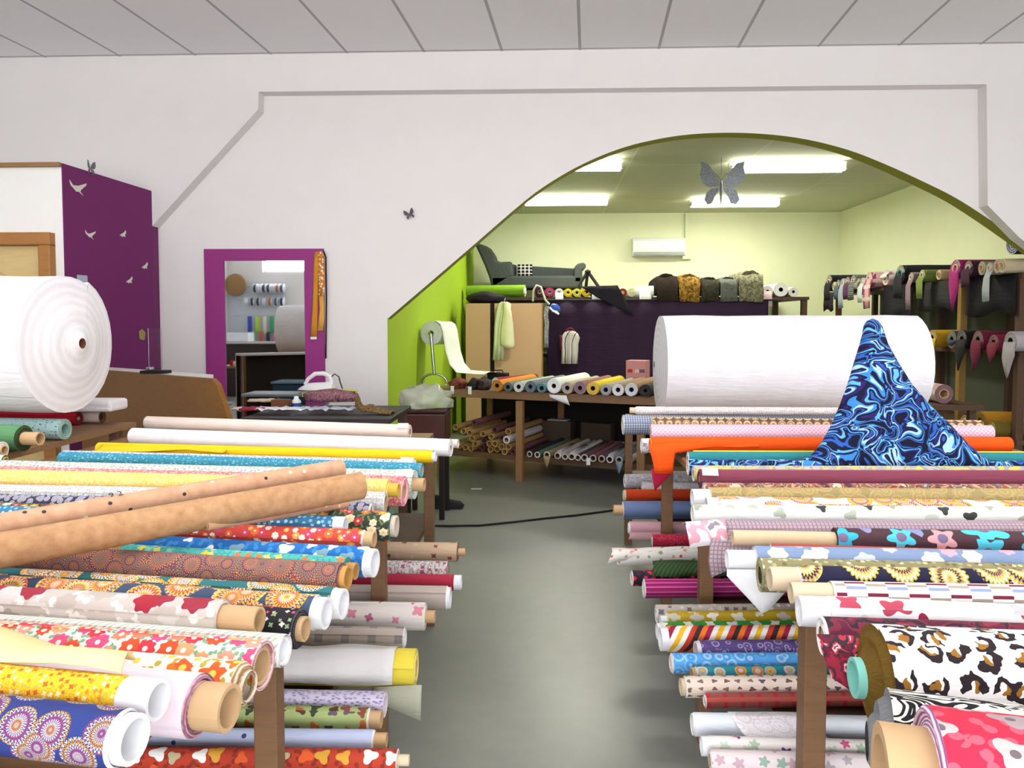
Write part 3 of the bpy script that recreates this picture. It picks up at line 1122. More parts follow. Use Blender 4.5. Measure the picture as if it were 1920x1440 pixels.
# ------------------------------------------------------------------ right table
RIGHT = [
 ('blue-grey tweed check roll jutting out at the far end of the right table', (1168, 777), (1300, 777), .05, 3.78, 1.4, fab('check', '8f9aae', ('dfe4ec', '5c6884'), 85, lw=.35), dict(core=(0, 0, .5), key='tweed', rest=True)),
 ('brown roll with rows of tan ovals, between the giant white roll and the pink roll', (1222, 781), (1800, 789), .03, 3.53, 1.44, fab('ring', '6a4c4a', ('e9d29a', 'd8b884', '8a6a52'), 26, .46, 3, rand=0), dict(core=(0, 0, .5))),
 ('pink roll with a rose lattice print on the right table', (1220, 795), (1845, 795), .033, 3.36, 1.44, fab('lattice', 'e8a9bf', ('f6dbe6', ), 55, lw=.28), dict(core=(0, 0, .4), ed=edge('d99ab2', 'f7dfe8'))),
 ('white tube with grey print peeking out left of the orange roll', (1203, 822), (1300, 822), .032, 3.27, 1.2, fab('flower', 'e4e4e8', ('8a8a96', 'b9b9c4'), 40, .4, 4), dict(core=(0, 0, .5), cmat=WHITE, rest=True)),
 ('plain vivid orange roll with a loose end hanging off the table', (1220, 819), (1862, 819), .032, 3.17, 1.47, fab('plain', 'f9560a'), dict(core=(0, 0, .4), ed=edge('e8480a', 'f7b060'), key='orange')),
 ('plain teal roll with a yellow line along its top, below the orange roll', (1290, 847), (1920, 849), .028, 3.0, 1.45, fab('plain', '2c8189'), dict(core=(0, 0, .4), key='teal')),
 ('blue marbled plush roll whose cloth is pulled up into a tall peak', (1290, 861), (1920, 864), .03, 2.84, 1.45, fab('swirl', '1d2f66', ('0b0e2a', '0d1030', '2a5cb4', '0f1238', '5fb4ea', '2a1c62', '0d1034', '3a86d0', 'a8d4ee', '141848', '2f55b0', '0b0e2a'), 15, .26), dict(core=(0, 0, .4), key='minky')),
 ('grey roll with yellow and white patches, in front of the marbled peak', (1300, 873), (1920, 874), .027, 2.66, 1.43, fab('noise', 'a9a8a4', ('a8a9a2', 'b4b2a8', 'e0ca62', 'a2a4a4', 'c4beb0'), 18), dict(core=(0, 0, .5))),
 ('maroon roll with an olive upper band', (1312, 880), (1920, 882), .031, 2.52, 1.43, fab('bands', '8a3f52', ('8f4458', '7d3a4e', '8f4458', '8a7650'), 5.1), dict(core=(0, 0, .5), th0=.3, tag=True, ed=edge('5a2636', '8a4a5c'))),
 ('dark paisley roll in rust, navy and cream, just in front of the maroon roll', (1320, 905), (1920, 908), .024, 2.39, 1.4, fab('noise', '6a3f3a', ('4a3550', 'a5523c', '7c6a5a', 'c7a080', '8a3f3c', '6c7078', 'd9c8a8'), 26), dict(core=(0, 0, .5), cmat=WHITE)),
 ('olive damask roll with a white tube end', (1330, 913), (1920, 916), .033, 2.26, 1.4, fab('ring', '9a8a5c', ('b09a64', 'a38f60', 'c7ac70', '94855a'), 22, .6, 4), dict(core=(.05, 0, .8), cmat=WHITE)),
 ('white roll with orange, purple and lime abstract shapes', (1345, 930), (1920, 938), .03, 2.13, 1.4, fab('ring', 'f2eee4', ('f08a1e', 'f2d648', 'a8265c', 'f4f0e6', 'e8502a', '7a3f86', 'b9cc3c'), 15, .5, 3, asp=1.4), dict(core=(.03, 0, .85), cmat=PAPER, key='abstract')),
 ('white roll with black-and-green birds, open at its left end', (1300, 946), (1920, 950), .024, 2.02, 1.42, fab('flower', 'f2f3ee', ('a3ab92', '3c3f3c', 'b8bfae', 'd9dcd2'), 16, .3, 3), dict(core=(.0, 0, .8), cmat=plain('e6dfd2', .8))),
 ('narrow grey tweed roll squeezed before the bird print roll', (1372, 972), (1920, 977), .019, 1.93, 1.35, fab('check', 'a09ca0', ('b8b2b6', '8c8890'), 120, lw=.4), dict(core=(0, 0, .5))),
 ('mauve roll with a fine grid check, its loose end hanging off the corner', (1345, 976), (1570, 976), .027, 1.84, 1.3, fab('check', 'b79fa6', ('8a7682', '8f7a86'), 105, lw=.28), dict(core=(0, 0, .5), key='mauve')),
 ('brown roll with large turquoise and pink petals on a long tan tube', (1565, 989), (1920, 996), .028, 1.74, 1.2, fab('flower', '4a3238', ('39b6d6', '4aa0cc', 'd9a2a6', '53c6dc', '8a8fb8'), 11, .47, 5, None, '7a6a8a'), dict(core=(.225, 0, .62), cmat=plain('d9c09c', .8), core_label='long tan cardboard tube', ed=edge('2e2026', '5a4048'))),
 ('thin brick red roll above the blue-grey floral roll', (1445, 1019), (1920, 1036), .014, 1.665, 1.3, fab('plain', 'b04a3e'), dict(core=(0, 0, .5))),
 ('blue-grey roll with white and pink flowers and a white tube', (1415, 1024), (1920, 1030), .028, 1.585, 1.35, fab('flower', '7f93b4', ('f0e6e4', 'dfa9b8', 'c9d0d8', 'e8ecee'), 17, .34, 6), dict(core=(.055, 0, .68), cmat=WHITE, core_label='white tube', key='bluegrey')),
 ('olive roll with tiny cream flowers, thick round end', (1425, 1046), (1920, 1060), .033, 1.47, 1.35, fab('dots', '908a62', ('d9d2b0', 'b7ac84', '6f6a4a'), 70, .3, rand=1), dict(core=(-.01, 0, .5), ed=edge('7d7858', 'b4ae8c'))),
 ('navy roll with yellow and cream leaves on a tan tube', (1497, 1060), (1920, 1066), .025, 1.38, 1.25, fab('ring', '1d1c38', ('e8e0d0', 'c2ac3c', '1d1c38', 'b98a74', 'd9c94a'), 14, .46, 4, asp=.7), dict(core=(.05, 0, .85), cmat=TUBEP, core_label='pale tan tube')),
 ('white roll with maroon and blue angular lines on a tan tube', (1562, 1090), (1920, 1097), .021, 1.30, 1.2, fab('geo', 'efece4', ('f4f1ea', 'f2efe8', '7a2440', 'f4f1ea', '8f99b8', 'e9e0c8', 'f4f1ea', 'a89a8a'), 15, asp=1.4), dict(core=(.07, 0, .85), cmat=TUBEP)),
 ('white roll with maroon and grey blossoms, white tube showing', (1552, 1118), (1920, 1135), .026, 1.225, 1.25, fab('flower', 'f7f5f6', ('a02a4a', 'c9c6c8', 'b84a5c', 'e8dcdc'), 15, .36, 4), dict(core=(.045, 0, .93), cmat=WHITE, core_label='white tube')),
 ('burgundy roll with dark blotches whose red corner hangs over the table edge', (1545, 1157), (1920, 1168), .029, 1.15, 1.3, fab('noise', '6a2236', ('5c2034', '7a2a3e', '2f2430', '6a2036', '8f3044'), 22), dict(core=(0, 0, .5), key='burgundy')),
 ('black zebra striped plush roll with a pale grey fluffy end', (1668, 1302), (1920, 1340), .062, .835, 1.3, fab('swirl', 'f2eee2', ('f4f0e4', '17151a', 'f2eee0', '17151a', 'f4f0e4', '17151a', 'f0ecdc'), 16, .25, asp=2.5), dict(core=(-.01, 0, .35), ed=fab('fur', 'b4b6be', ('8f939c', 'c4c6cc', 'e4e6ea'), 60), tele=.02, wob=.03)),
 ('red roll with grey festive figures on a large tan tube, nearest at the lower right', (1752, 1332), (1920, 1352), .074, .70, 1.3, fab('flower', 'c62a46', ('c4b4b2', 'd8707e', 'a9989a', '9a5a66', 'd9949c', 'c9bcb8'), 22, .34, 3, 'd45a6c', '6f6468'), dict(core=(.04, 0, .72), cmat=TUBE, core_label='large tan cardboard tube', ed=edge('8a4a86', 'f4e4f0'))),
]
R_ = put_rolls(RIGHT, TZ, 1, 'fabric rolls on the right table')
LE = dict(core=(.028, 0, .36), cmat=plain('86cdbf', .6), core_label='mint green tube')
pa = at_y(1640, 1290, 1.03)
pa = Vector((pa.x, 1.03, TZ + .0745))
LEOP = fab('leopard', 'f6f2f0', ('2a2026', '9a6a22'), 29)
roll('thick plush roll with black and brown leopard spots, gold wound end', 'fabric rolls on the right table', pa, pa + Vector((1.3, -.08, 0)), .073, LEOP, fab('fur', 'a8842e', ('7c5c14', 'a98128', 'c9a03c'), 60), tele=.014, wob=.012, **LE)
pa = at_y(1196, 774, 3.70)
pa.z = R_['tweed'][1].z + .05 + .02
pa.y = R_['tweed'][1].y
roll('slim off-white roll on a tan tube, topmost against the giant white roll', 'fabric rolls on the right table', pa, pa + Vector((1.1, 0, 0)), .019, fab('dots', 'e9dedc', ('d3c2c2', 'f4ecec'), 90, .3), core=(.03, 0, .75), cmat=TUBEP)

# loose ends on the right table
t, A, B, d, r = R_['orange']
OR = fab('plain', 'f9560a')
e0 = A + Vector((-.012, -r, r * .3))
drape(t, e0, e0 + Vector((.44, 0, 0)), [(0, 0, 0), (.004, -.012, -.03), (.01, -.018, -.06), (.016, -.02, -.09), (.02, -.02, -.118)], OR, n=18, cut=lambda q: 1 if q < .2 else max(.1, .34 - (q - .2) * .6), wave=.003)
drape(t, e0 + Vector((.01, .002, -.105)), e0 + Vector((.085, .002, -.105)), [(0, 0, 0), (.006, 0, -.03), (.012, 0, -.06), (.018, 0, -.09)], fab('plain', 'b4183f'), 'underside_corner', n=8, cut=lambda q: 1 - q * .75, lab='crimson corner hanging below')
t, A, B, d, r = R_['teal']
mb = MB()
mb.tube([A + d * .02 + Vector((0, r * .15, r * 1.0)), A + d * .7 + Vector((0, r * .15, r * 1.02)), B + Vector((0, r * .15, r * 1.0))], .004, 6)
o = mb.build('selvedge', fab('plain', 'e9d93a'), t)
o['label'] = 'yellow selvedge line'
t, A, B, d, r = R_['mauve']
MV = fab('check', 'b79fa6', ('8a7682', '8f7a86'), 105, lw=.28)
e0 = A + Vector((-.01, -r * .9, r * .45))
drape(t, e0, e0 + Vector((.30, .0, 0)), [(0, 0, 0), (-.01, -.02, -.012), (-.02, -.035, -.035), (-.024, -.04, -.065), (-.02, -.042, -.1)], MV, n=16, cut=lambda q: 1 - .9 * min(1, q * 1.25), wave=.006)
t, A, B, d, r = R_['bluegrey']
e0 = A + Vector((-.06, -r * .75, -.012))
drape(t, e0, e0 + Vector((.16, 0, 0)), [(0, 0, 0), (0, -.006, -.03), (0, -.008, -.06), (0, -.008, -.09)], WHITE, 'white_lining', n=14, cut=lambda q: 1 - abs(q - .45) * 1.9, lab='white pointed cloth hanging')
t, A, B, d, r = R_['abstract']
drape(t, A + Vector((0, -r * .6, r * .85)), A + Vector((.12, -r * .6, r * .85)), [(0, 0, 0), (0, -.02, -.012), (0, -.045, -.028), (0, -.06, -.045)], WCL, 'white_lining', n=8, rough=.006, lab='white cloth corner')
t, A, B, d, r = R_['burgundy']
BG = fab('noise', '8a2a40', ('a02a44', '7a2038', '40323c', 'c23a4c', 'f0cdd0', '9a2a42'), 40)
e0 = A + Vector((-.02, -r * .9, r * .4))
drape(t, e0, e0 + Vector((.15, -.004, 0)), [(0, 0, 0), (.006, -.012, -.025), (.014, -.016, -.05), (.024, -.018, -.075), (.03, -.018, -.095)], BG, n=12, cut=lambda q: 1 - .85 * abs(q - .35) * 1.4, wave=.004, lab='red blotched corner hanging')

# the marbled plush pulled up into a peak
t, A, B, d, r = R_['minky']
MK = fab('swirl', '1d2f66', ('0b0e2a', '0d1030', '2a5cb4', '0f1238', '5fb4ea', '2a1c62', '0d1034', '3a86d0', 'a8d4ee', '141848', '2f55b0', '0b0e2a'), 15, .26)
yb = A.y
top = at_y(1641, 598, yb)
bl, br = at_y(1518, 868, yb), at_y(1856, 868, yb)
prof = [(598, 1641, 1641), (602, 1631, 1650), (612, 1625, 1657), (626, 1623, 1662), (645, 1618, 1668), (680, 1607, 1688), (720, 1595, 1713), (760, 1580, 1748), (800, 1563, 1790), (835, 1543, 1823), (857, 1524, 1850), (868, 1500, 1870)]
P = []
N = 48
for k, (py, xa, xb_) in enumerate(prof):
    a, b = at_y(xa, py, yb), at_y(xb_, py, yb)
    c, hw = (a + b) / 2, max(.001, (b.x - a.x) / 2)
    q = k / (len(prof) - 1)
    dep = min(hw, .02 + .045 * q)
    row = []
    for j in range(N + 1):
        th = 2 * PI * j / N
        w = 1 + .05 * q * math.sin(th * 6 + q * 3) + .03 * q * math.sin(th * 11 + 1)
        row.append(Vector((c.x + math.cos(th) * hw, c.y + .02 + math.sin(th) * dep * w, a.z)))
    P.append(row)
o = cloth(t, 'pulled_up_peak', P, MK, solid=.003)
me = o.data
for p in me.polygons:
    for li in p.loop_indices:
        v = me.vertices[me.loops[li].vertex_index].co
        me.uv_layers[0].data[li].uv = (v.x + v.y * .7, v.z + v.y * .4)

# ------------------------------------------------------------------ rolls on the lower shelves
def low(lab, a, b, rpx, L, m, group, z=None, **o):
    s0 = ppm(at_z(a[0], a[1], .5))
    r = rpx / s0
    z = SZ + r + .002 if z is None else z
    A = at_z(a[0], a[1], z)
    Bq = at_z(b[0], b[1], z)
    d = (Bq - A).normalized()
    return [lab, A, d, r, L, m, group, o, a]


def put_low(rows, legs=()):
    for y in legs:
        rows.append([None, Vector((0, y, .5)), Vector((1, 0, 0)), .026, 1, None, None, {}, None])
    rows.sort(key=lambda q: -q[1].y)
    for it in range(80):
        for p, q in zip(rows, rows[1:]):
            need = (p[3] + q[3]) * 1.03 + .004
            gap = min(p[1].y - q[1].y, p[1].y - q[1].y + (p[2].y - q[2].y) * 1.2)
            if gap < need:
                s = (need - gap) * .45
                if p[0] is None:
                    q[1].y -= 2 * s
                    continue
                if q[0] is None:
                    p[1].y += 2 * s
                    continue
                p[1].y += s
                q[1].y -= s
                m_ = (p[2].y + q[2].y) / 2
                for w in (p, q):
                    w[2].y += (m_ - w[2].y) * .3
                    w[2].normalize()
    out = {}
    for lab, A, d, r, L, m, group, o, a in rows:
        if lab is None:
            continue
        o = dict(o)
        key = o.pop('key', None)
        t = roll(lab, group, A, A + d * L, r, m, o.pop('ed', None), **o)
        if key:
            out[key] = (t, A, A + d * L, d, r)
    return out


GL = 'fabric rolls on the lower shelf left of the aisle'
DL = put_low([
 low('beige low-shelf roll with brown edge motifs, farthest beside the aisle, tan core', (858, 1035), (715, 1033), 18, 1.3, fab('flower', 'c9ad90', ('b08a6a', '8f4a42', 'd6bfa4'), 16, .2, 4), GL, core=(.03, 0, .4), ed=edge('6a3540', 'a8807a')),
 low('grey-white low-shelf roll sprinkled with pink flowers', (840, 1072), (715, 1070), 20, 1.3, fab('flower', 'cfc4c0', ('c0506a', 'b9a8b0', '9a4a6a', 'e4dcd8'), 40, .34, 4, '8a8a8a'), GL, core=(0, 0, .5), ed=edge('3a3a44', 'b8b2b4')),
 low('crimson low-shelf roll with a white wrapped end by the aisle', (852, 1092), (715, 1090), 15, 1.2, fab('plain', 'a82a42'), GL, core=(.025, 0, .95), cmat=WHITE),
 low('dull beige low-shelf roll with a big white end', (838, 1121), (715, 1119), 22, 1.25, fab('plain', 'b9aca2'), GL, core=(.012, 0, .9), cmat=WHITE, ed=edge('e4e0e2')),
 low('white low-shelf roll with small rose pink motifs and tan core', (797, 1156), (645, 1153), 26, 1.3, fab('flower', 'e4dbd4', ('c25a78', 'd98a9a', 'e0d4cc', 'b86a86'), 15, .26, 4, rand=.6), GL, core=(.03, 0, .45)),
 low('greige low-shelf roll with grey square motifs', (758, 1197), (590, 1194), 21, 1.3, fab('check', 'b4a79c', ('8f8a8c', 'c2b6ac'), 13, lw=.3), GL, core=(0, 0, .7), cmat=PAPER),
 low('yellow-ended low-shelf roll covered by grey-white sheeting', (780, 1252), (600, 1250), 34, 1.3, fab('plain', 'e3d048'), GL, core=(0, 0, .45), key='sheet', ed=edge('d6be2e', 'f6ec9a')),
 low('lilac low-shelf roll with a tiny leaf print', (722, 1322), (510, 1316), 24, 1.3, fab('dots', 'cfc8da', ('8f84b4', 'a79cc4'), 70, .3, rand=1, asp=2), GL, core=(0, 0, .8), cmat=plain('dcd2dc', .8)),
 low('pale green low-shelf roll with rows of small dark animals', (692, 1347), (510, 1343), 21, 1.25, fab('flower', 'a9b878', ('5a3f2a', '6a5a6a', 'c2683a', '3f4a34', '8a4a3f'), 26, .36, 3, rand=.35), GL, core=(.03, 0, .75)),
 low('pale blue low-shelf roll with a few navy dots', (700, 1388), (510, 1386), 20, 1.25, fab('dots', 'c3cdea', ('4a4a86', 'c3cdea', 'c3cdea'), 26, .14, rand=1), GL, core=(.03, 0, .7)),
 low('red low-shelf roll with white geese, nearest the viewer left of the aisle', (745, 1425), (510, 1423), 21, 1.3, fab('flower', 'b8402c', ('f2efe8', 'e0602e', 'f4f0ea', 'b9b08a', 'd9a23c'), 22, .42, 3, '8f3224', rand=.4), GL, core=(.025, 0, .5), cmat=TUBEP),
], (1.42, 2.41, 3.5))
t, A, B, d, r = DL['sheet']
SH = fab('plain', 'd9d6d4')
drape(t, A + d * .05 + Vector((0, r * .4, r * 1.06)), A + d * .5 + Vector((0, r * .4, r * 1.06)),
      [(0, 0, 0), (0, -r * .8, .004), (0, -r * 1.35, -r * .5), (0, -r * 1.6, -r * .9), (0, -r * 1.75, -r * 1.4)], SH, 'covering_sheet', n=16, rough=.008, lab='grey-white sheeting folded over it')
drape(t, A + d * -.02 + Vector((0, -r * .75, -r * .6)), A + d * .1 + Vector((0, -r * 1.0, -r * .6)), [(0, 0, 0), (.0, -.01, -.04), (.0, -.012, -.085)], fab('plain', 'b4b4a0'), 'hanging_corner', n=8, cut=lambda q: 1 - q * .6)

GR = 'fabric rolls on the lower shelf right of the aisle'
DR = put_low([
 low('grey bubbly quilted low-shelf roll, farthest right of the aisle', (1172, 902), (1300, 900), 13, 1.3, fab('noise', 'b9b6bc', ('a8a6b0', 'c9c6ca', 'b4b0b8', 'dcd8da'), 50), GR, core=(0, 0, .3), wob=.05),
 low('whitish crumpled low-shelf roll with grey speckles behind the table leg', (1205, 920), (1300, 920), 15, 1.2, fab('noise', 'd4cfd0', ('c6c0c4', 'dcd8d8', 'b9b2b8', 'e6e2e2'), 60), GR, core=(0, 0, .3), wob=.06),
 low('rust orange low-shelf roll with a cream end', (1172, 927), (1290, 927), 11, 1.2, fab('plain', 'd0451c'), GR, core=(.012, 0, .9), cmat=plain('e4dab8', .8)),
 low('denim blue low-shelf roll on a projecting tan tube', (1168, 956), (1300, 956), 17, 1.3, fab('plain', '66789e'), GR, core=(.045, 0, .55), ed=edge('cfd6e4')),
 low('dusty pink low-shelf roll with a white tube end', (1183, 995), (1290, 996), 13, 1.3, fab('plain', 'c79aa2'), GR, core=(.008, 0, .75), cmat=WHITE, key='dusty'),
 low('crumpled raspberry red low-shelf roll by the far table leg', (1222, 1012), (1290, 1012), 11, 1.2, fab('noise', 'c22a4a', ('c22a48', 'a81f3c', 'd94460', 'b0243f'), 70), GR, core=(0, 0, .3), wob=.09),
 low('white low-shelf roll with a few red flowers, loose cloth spilling off', (1160, 1046), (1300, 1040), 16, 1.3, fab('flower', 'ece6de', ('d8483a', '8aa07a', 'e8a08a'), 22, .2, 5), GR, core=(0, 0, .6), cmat=plain('a9a49c', .8), key='white'),
 low('black low-shelf roll with red flowers', (1185, 1084), (1310, 1082), 15, 1.25, fab('flower', '2a1e2a', ('d8263c', 'c2304a', '3a2a3a'), 34, .4, 5), GR, core=(0, 0, .5), key='black'),
 low('magenta and white striped low-shelf roll, loosely folded', (1208, 1104), (1430, 1102), 18, 1.3, fab('bands', 'a01f6a', ('a01f66', '8a1a58', 'c96aa4', 'a01f66', '7a184e'), 60), GR, core=(0, 0, .35), wob=.05, key='magenta'),
 low('beige low-shelf roll with small black and white sprigs', (1225, 1136), (1480, 1130), 17, 1.3, fab('flower', 'b8aea4', ('efeae6', '6a6468', 'd4ccc6'), 34, .32, 4), GR, core=(0, 0, .5), cmat=WHITE),
 low('mustard low-shelf roll with pale square owls', (1243, 1148), (1490, 1148), 19, 1.3, fab('flower', 'b99a22', ('efe8d8', 'e4dcc8', 'c9c0b0'), 15, .3, 4, rand=.3), GR, core=(.02, 0, .55), cmat=WHITE),
 low('grass green low-shelf roll with white squares and white end', (1236, 1175), (1490, 1172), 17, 1.3, fab('flower', '2f8a34', ('f0eee8', 'e4e2dc', 'c9d4c0'), 15, .32, 4, rand=.3), GR, core=(.012, 0, .85), cmat=WHITE),
 low('low-shelf roll with wide slanting orange, maroon, white and yellow stripes', (1252, 1202), (1500, 1198), 24, 1.3, fab('stripe', 'f0b020', ('e8762a', '9a2044', 'f4f0ea', 'f0b82a', 'f6f4ee', 'c8402a', '3a2a2a'), 9, lw=.6), GR, core=(.02, 0, .9), cmat=WHITE),
 low('purple low-shelf roll with pale curls', (1312, 1224), (1500, 1222), 22, 1.3, fab('ring', '58467e', ('58467e', 'b4a6cc', '58467e'), 34, .45, 3, rand=.7), GR, core=(.01, 0, .9), cmat=plain('e4d8dc', .8)),
 low('sky blue low-shelf roll with paler rings', (1260, 1245), (1500, 1243), 19, 1.2, fab('ring', '5aa8ec', ('5aa8ec', 'b4dcf8', '4a98e0'), 30, .5, 2), GR, core=(.0, 0, .5)),
 low('teal low-shelf roll with round white and red creatures', (1302, 1258), (1500, 1257), 16, 1.3, fab('ring', '2f8f9f', ('e4e8e4', 'd8523a', 'e9d03c', 'b0a4a4'), 22, .33, 2, rand=.5), GR, core=(.012, 0, .85), cmat=TUBE),
 low('cream low-shelf roll with rows of small running horses', (1285, 1288), (1500, 1286), 20, 1.3, fab('flower', 'ecdccc', ('6a4a6a', '8a6a62', '7a5a5a'), 32, .3, 3, rand=.2, asp=1.6), GR, core=(.012, 0, .8), cmat=TUBEP),
 low('brick brown low-shelf roll with a chain patterned border', (1322, 1314), (1500, 1312), 14, 1.3, fab('check', 'a0524a', ('b8303f', 'c25a50'), 24, lw=.25), GR, core=(0, 0, .5)),
 low('smooth white tube low on the right shelf, under lace-like sheeting', (1300, 1358), (1500, 1362), 22, 1.3, fab('plain', 'e4eaf2'), GR, core=(0, 0, .85), cmat=WHITE, key='lace'),
 low('pale low-shelf roll with pink and green leaves and a white end', (1330, 1405), (1500, 1410), 20, 1.3, fab('flower', 'ece6e2', ('a9c0a8', 'd05a86', '6a3a7a', 'c9d4c4'), 22, .28, 5), GR, core=(.015, 0, .9), cmat=WHITE),
 low('pinkish low-shelf roll with grey roses, nearest the viewer on the right shelf', (1338, 1442), (1500, 1446), 20, 1.2, fab('flower', 'dccfd0', ('a8a2a8', 'c0a0aa', '8fa59a'), 26, .36, 5), GR, core=(0, 0, .6)),
], (1.54, 2.55, 3.35))
t, A, B, d, r = DR['lace']
drape(t, A + d * .06 + Vector((.02, r * .2, r * 1.08)), A + d * .24 + Vector((.02, r * .2, r * 1.06)),
      [(0, 0, 0), (.004, -r * .7, -.002), (.012, -r * 1.4, -r * .5), (.02, -r * 2.2, -r * .75), (.03, -r * 3.0, -r * .8)], fab('ring', 'ece8ea', ('e4dde2', 'f2eef0', 'd6ccd4', 'f4f2f2'), 26, .6, 2), 'lace_sheet', n=10, rough=.005, lab='white lace-patterned sheet')
t, A, B, d, r = DR['white']
drape(t, A + d * -.03 + Vector((0, r * .1, r * 1.08)), A + d * .3 + Vector((0, r * .1, r * 1.08)), [(0, 0, 0), (0, -r * .9, -.004), (-.01, -r * 1.35, -r * .7), (-.02, -r * 1.4, -r * 1.4)], fab('flower', 'ece6de', ('d8483a', '8aa07a', 'e8a08a'), 22, .2, 5), n=12, cut=lambda q: 1 - .75 * q, rough=.006)
t, A, B, d, r = DR['dusty']
drape(t, A + Vector((.0, -r * .8, -r * .2)), A + d * .3 + Vector((0, -r * .8, -r * .2)), [(0, 0, 0), (-.004, -.012, -.02), (-.01, -.014, -.035)], fab('plain', 'c79aa2'), n=8)
# dark green ribbed cloth thrown over the black floral roll
t, A, B, d, r = DR['black']
tt = thing('folded_cloth', 'dark green ribbed cloth thrown over the black and red floral roll', 'cloth', (A + d * .18 + Vector((0, 0, r))))
drape(tt, A + d * .08 + Vector((0, .05, r * 1.12)), A + d * .36 + Vector((0, .05, r * 1.2)), [(0, 0, .012), (0, -.05, .012), (-.004, -.075, .004), (-.01, -.095, -.014)], fab('stripe', '2c4424', ('2c4424', '3b5a2c', '243a20'), 60, lw=.4), 'cloth', n=14, rough=.012, wave=.01)

t, A, B, d, r = R_['mauve']
mb = MB()
p = at_y(1306, 1004, A.y - .02)
bm_ = thing('cloth_tuft', 'small white and pink cloth tuft sticking out left of the mauve check roll', 'cloth', p)
drape(bm_, p + Vector((-.025, 0, .02)), p + Vector((.06, 0, .025)), [(0, .03, 0), (0, 0, .012), (.0, -.02, .0), (.004, -.026, -.022), (.006, -.028, -.045)], fab('noise', 'e9dfe4', ('f0ecf0', 'e8a0ae', 'efe8ec', '8a8090'), 14), 'cloth', n=8, rough=.014)

cr = [o for o in bpy.data.objects if o.name == 'cork_roll.001'][0]
cu_ = bpy.data.curves.new('ink_mark', 'FONT')
cu_.body = '9 2'
cu_.size = .022
cu_.extrude = .0003
o = bpy.data.objects.new('ink_curve', cu_)
COL.objects.link(o)
bpy.context.view_layer.update()
me = bpy.data.meshes.new_from_object(o.evaluated_get(bpy.context.evaluated_depsgraph_get()))
bpy.data.objects.remove(o)
me.materials.clear()
me.materials.append(plain('43303a', .7))
o = bpy.data.objects.new('ink_mark', me)
COL.objects.link(o)
o.parent = cr
pa_, pb_ = at_y(640, 878, 1.99), at_y(0, 985, 1.46)
dd = (pa_ - pb_).normalized()
q = pb_ + dd * ((at_y(196, 955, 1.62) - pb_).dot(dd))
up_ = Vector((-.1, -.62, .78))
up_ = (up_ - dd * up_.dot(dd)).normalized()
M_o = Matrix((dd, up_.cross(dd), up_)).transposed().to_4x4()
M_o.translation = q + up_ * .0262
o.matrix_local = INV[cr] @ M_o
# ------------------------------------------------------------------ helpers for the rest
def one(name, lab, cat, mb, mats, group=None, **k):
    o = mb.build(name, mats, **k)
    return label(o, lab, cat, group)


def blob(mb, c, d, seed=0, amp=.25, fr=2.0, sub=3, mi=0, flat=True):
    bm = bmesh.new()
    bmesh.ops.create_icosphere(bm, subdivisions=sub, radius=1)
    c = Vector(c)
    for v in bm.verts:
        n = 1 + amp * noise.noise(v.co * fr + Vector((seed * 5.1, seed, 0))) + amp * .5 * noise.noise(v.co * fr * 2.7 + Vector((seed, 3, 0)))
        p = v.co * n
        if flat:
            p.z = max(p.z, -.55)
        v.co = Vector((p.x * d[0] / 2, p.y * d[1] / 2, p.z * d[2] / 2))
    b = len(mb.v)
    bm.verts.ensure_lookup_table()
    for v in bm.verts:
        mb.v.append(c + v.co)
    for f in bm.faces:
        mb.face([b + v.index for v in f.verts], mi, [(v.co.x, v.co.y + v.co.z) for v in f.verts], True)
    bm.free()


def panel(mb, quad, th, mi=0):
    mb.prism(quad, th, mi)


# ------------------------------------------------------------------ giant white rolls
WAD = fab('plain', 'f3f2f6')
WADE = edge('ebe8ec', 'f7f5fa', .04)
GW = 'giant white wadding rolls'
ca = at_y(128, 645, 3.16)
ca.z = 1.312
roll('giant fluffy white wadding roll at the left edge, spiral end and small brown hole showing', GW, ca, ca + Vector((-1.13, .08, 0)), .30, WAD, WADE, core=(.06, 0, -.022), cmat=plain('7a4a30', .7), name='wadding_roll', cat='wadding roll', wob=.025, tele=.06)
cb = at_y(1237, 684, 4.56)
cb.z = TZ + .302
roll('giant smooth white wadding roll lying across the right table behind the marbled peak', GW, cb, Vector((at_y(1705, 684, 4.56).x, 4.56, cb.z)), .30, WAD, WADE, core=(0, 0, -.02), cmat=TUBE, name='wadding_roll', cat='wadding roll', wob=.01, tele=.03)

# ------------------------------------------------------------------ rolls on the table at the left edge
E0 = .905
GE = 'fabric rolls under the giant roll at the left edge'


def eroll(lab, px, py, rpx, y, L, m, dy=.10, **o):
    r = rpx / ppm(at_y(px, py, y))
    A = at_y(px, py, y)
    A.z = E0 + r + .001
    return roll(lab, GE, A, A + Vector((-1, dy, 0)).normalized() * L, r, m, o.pop('ed', None), **o)


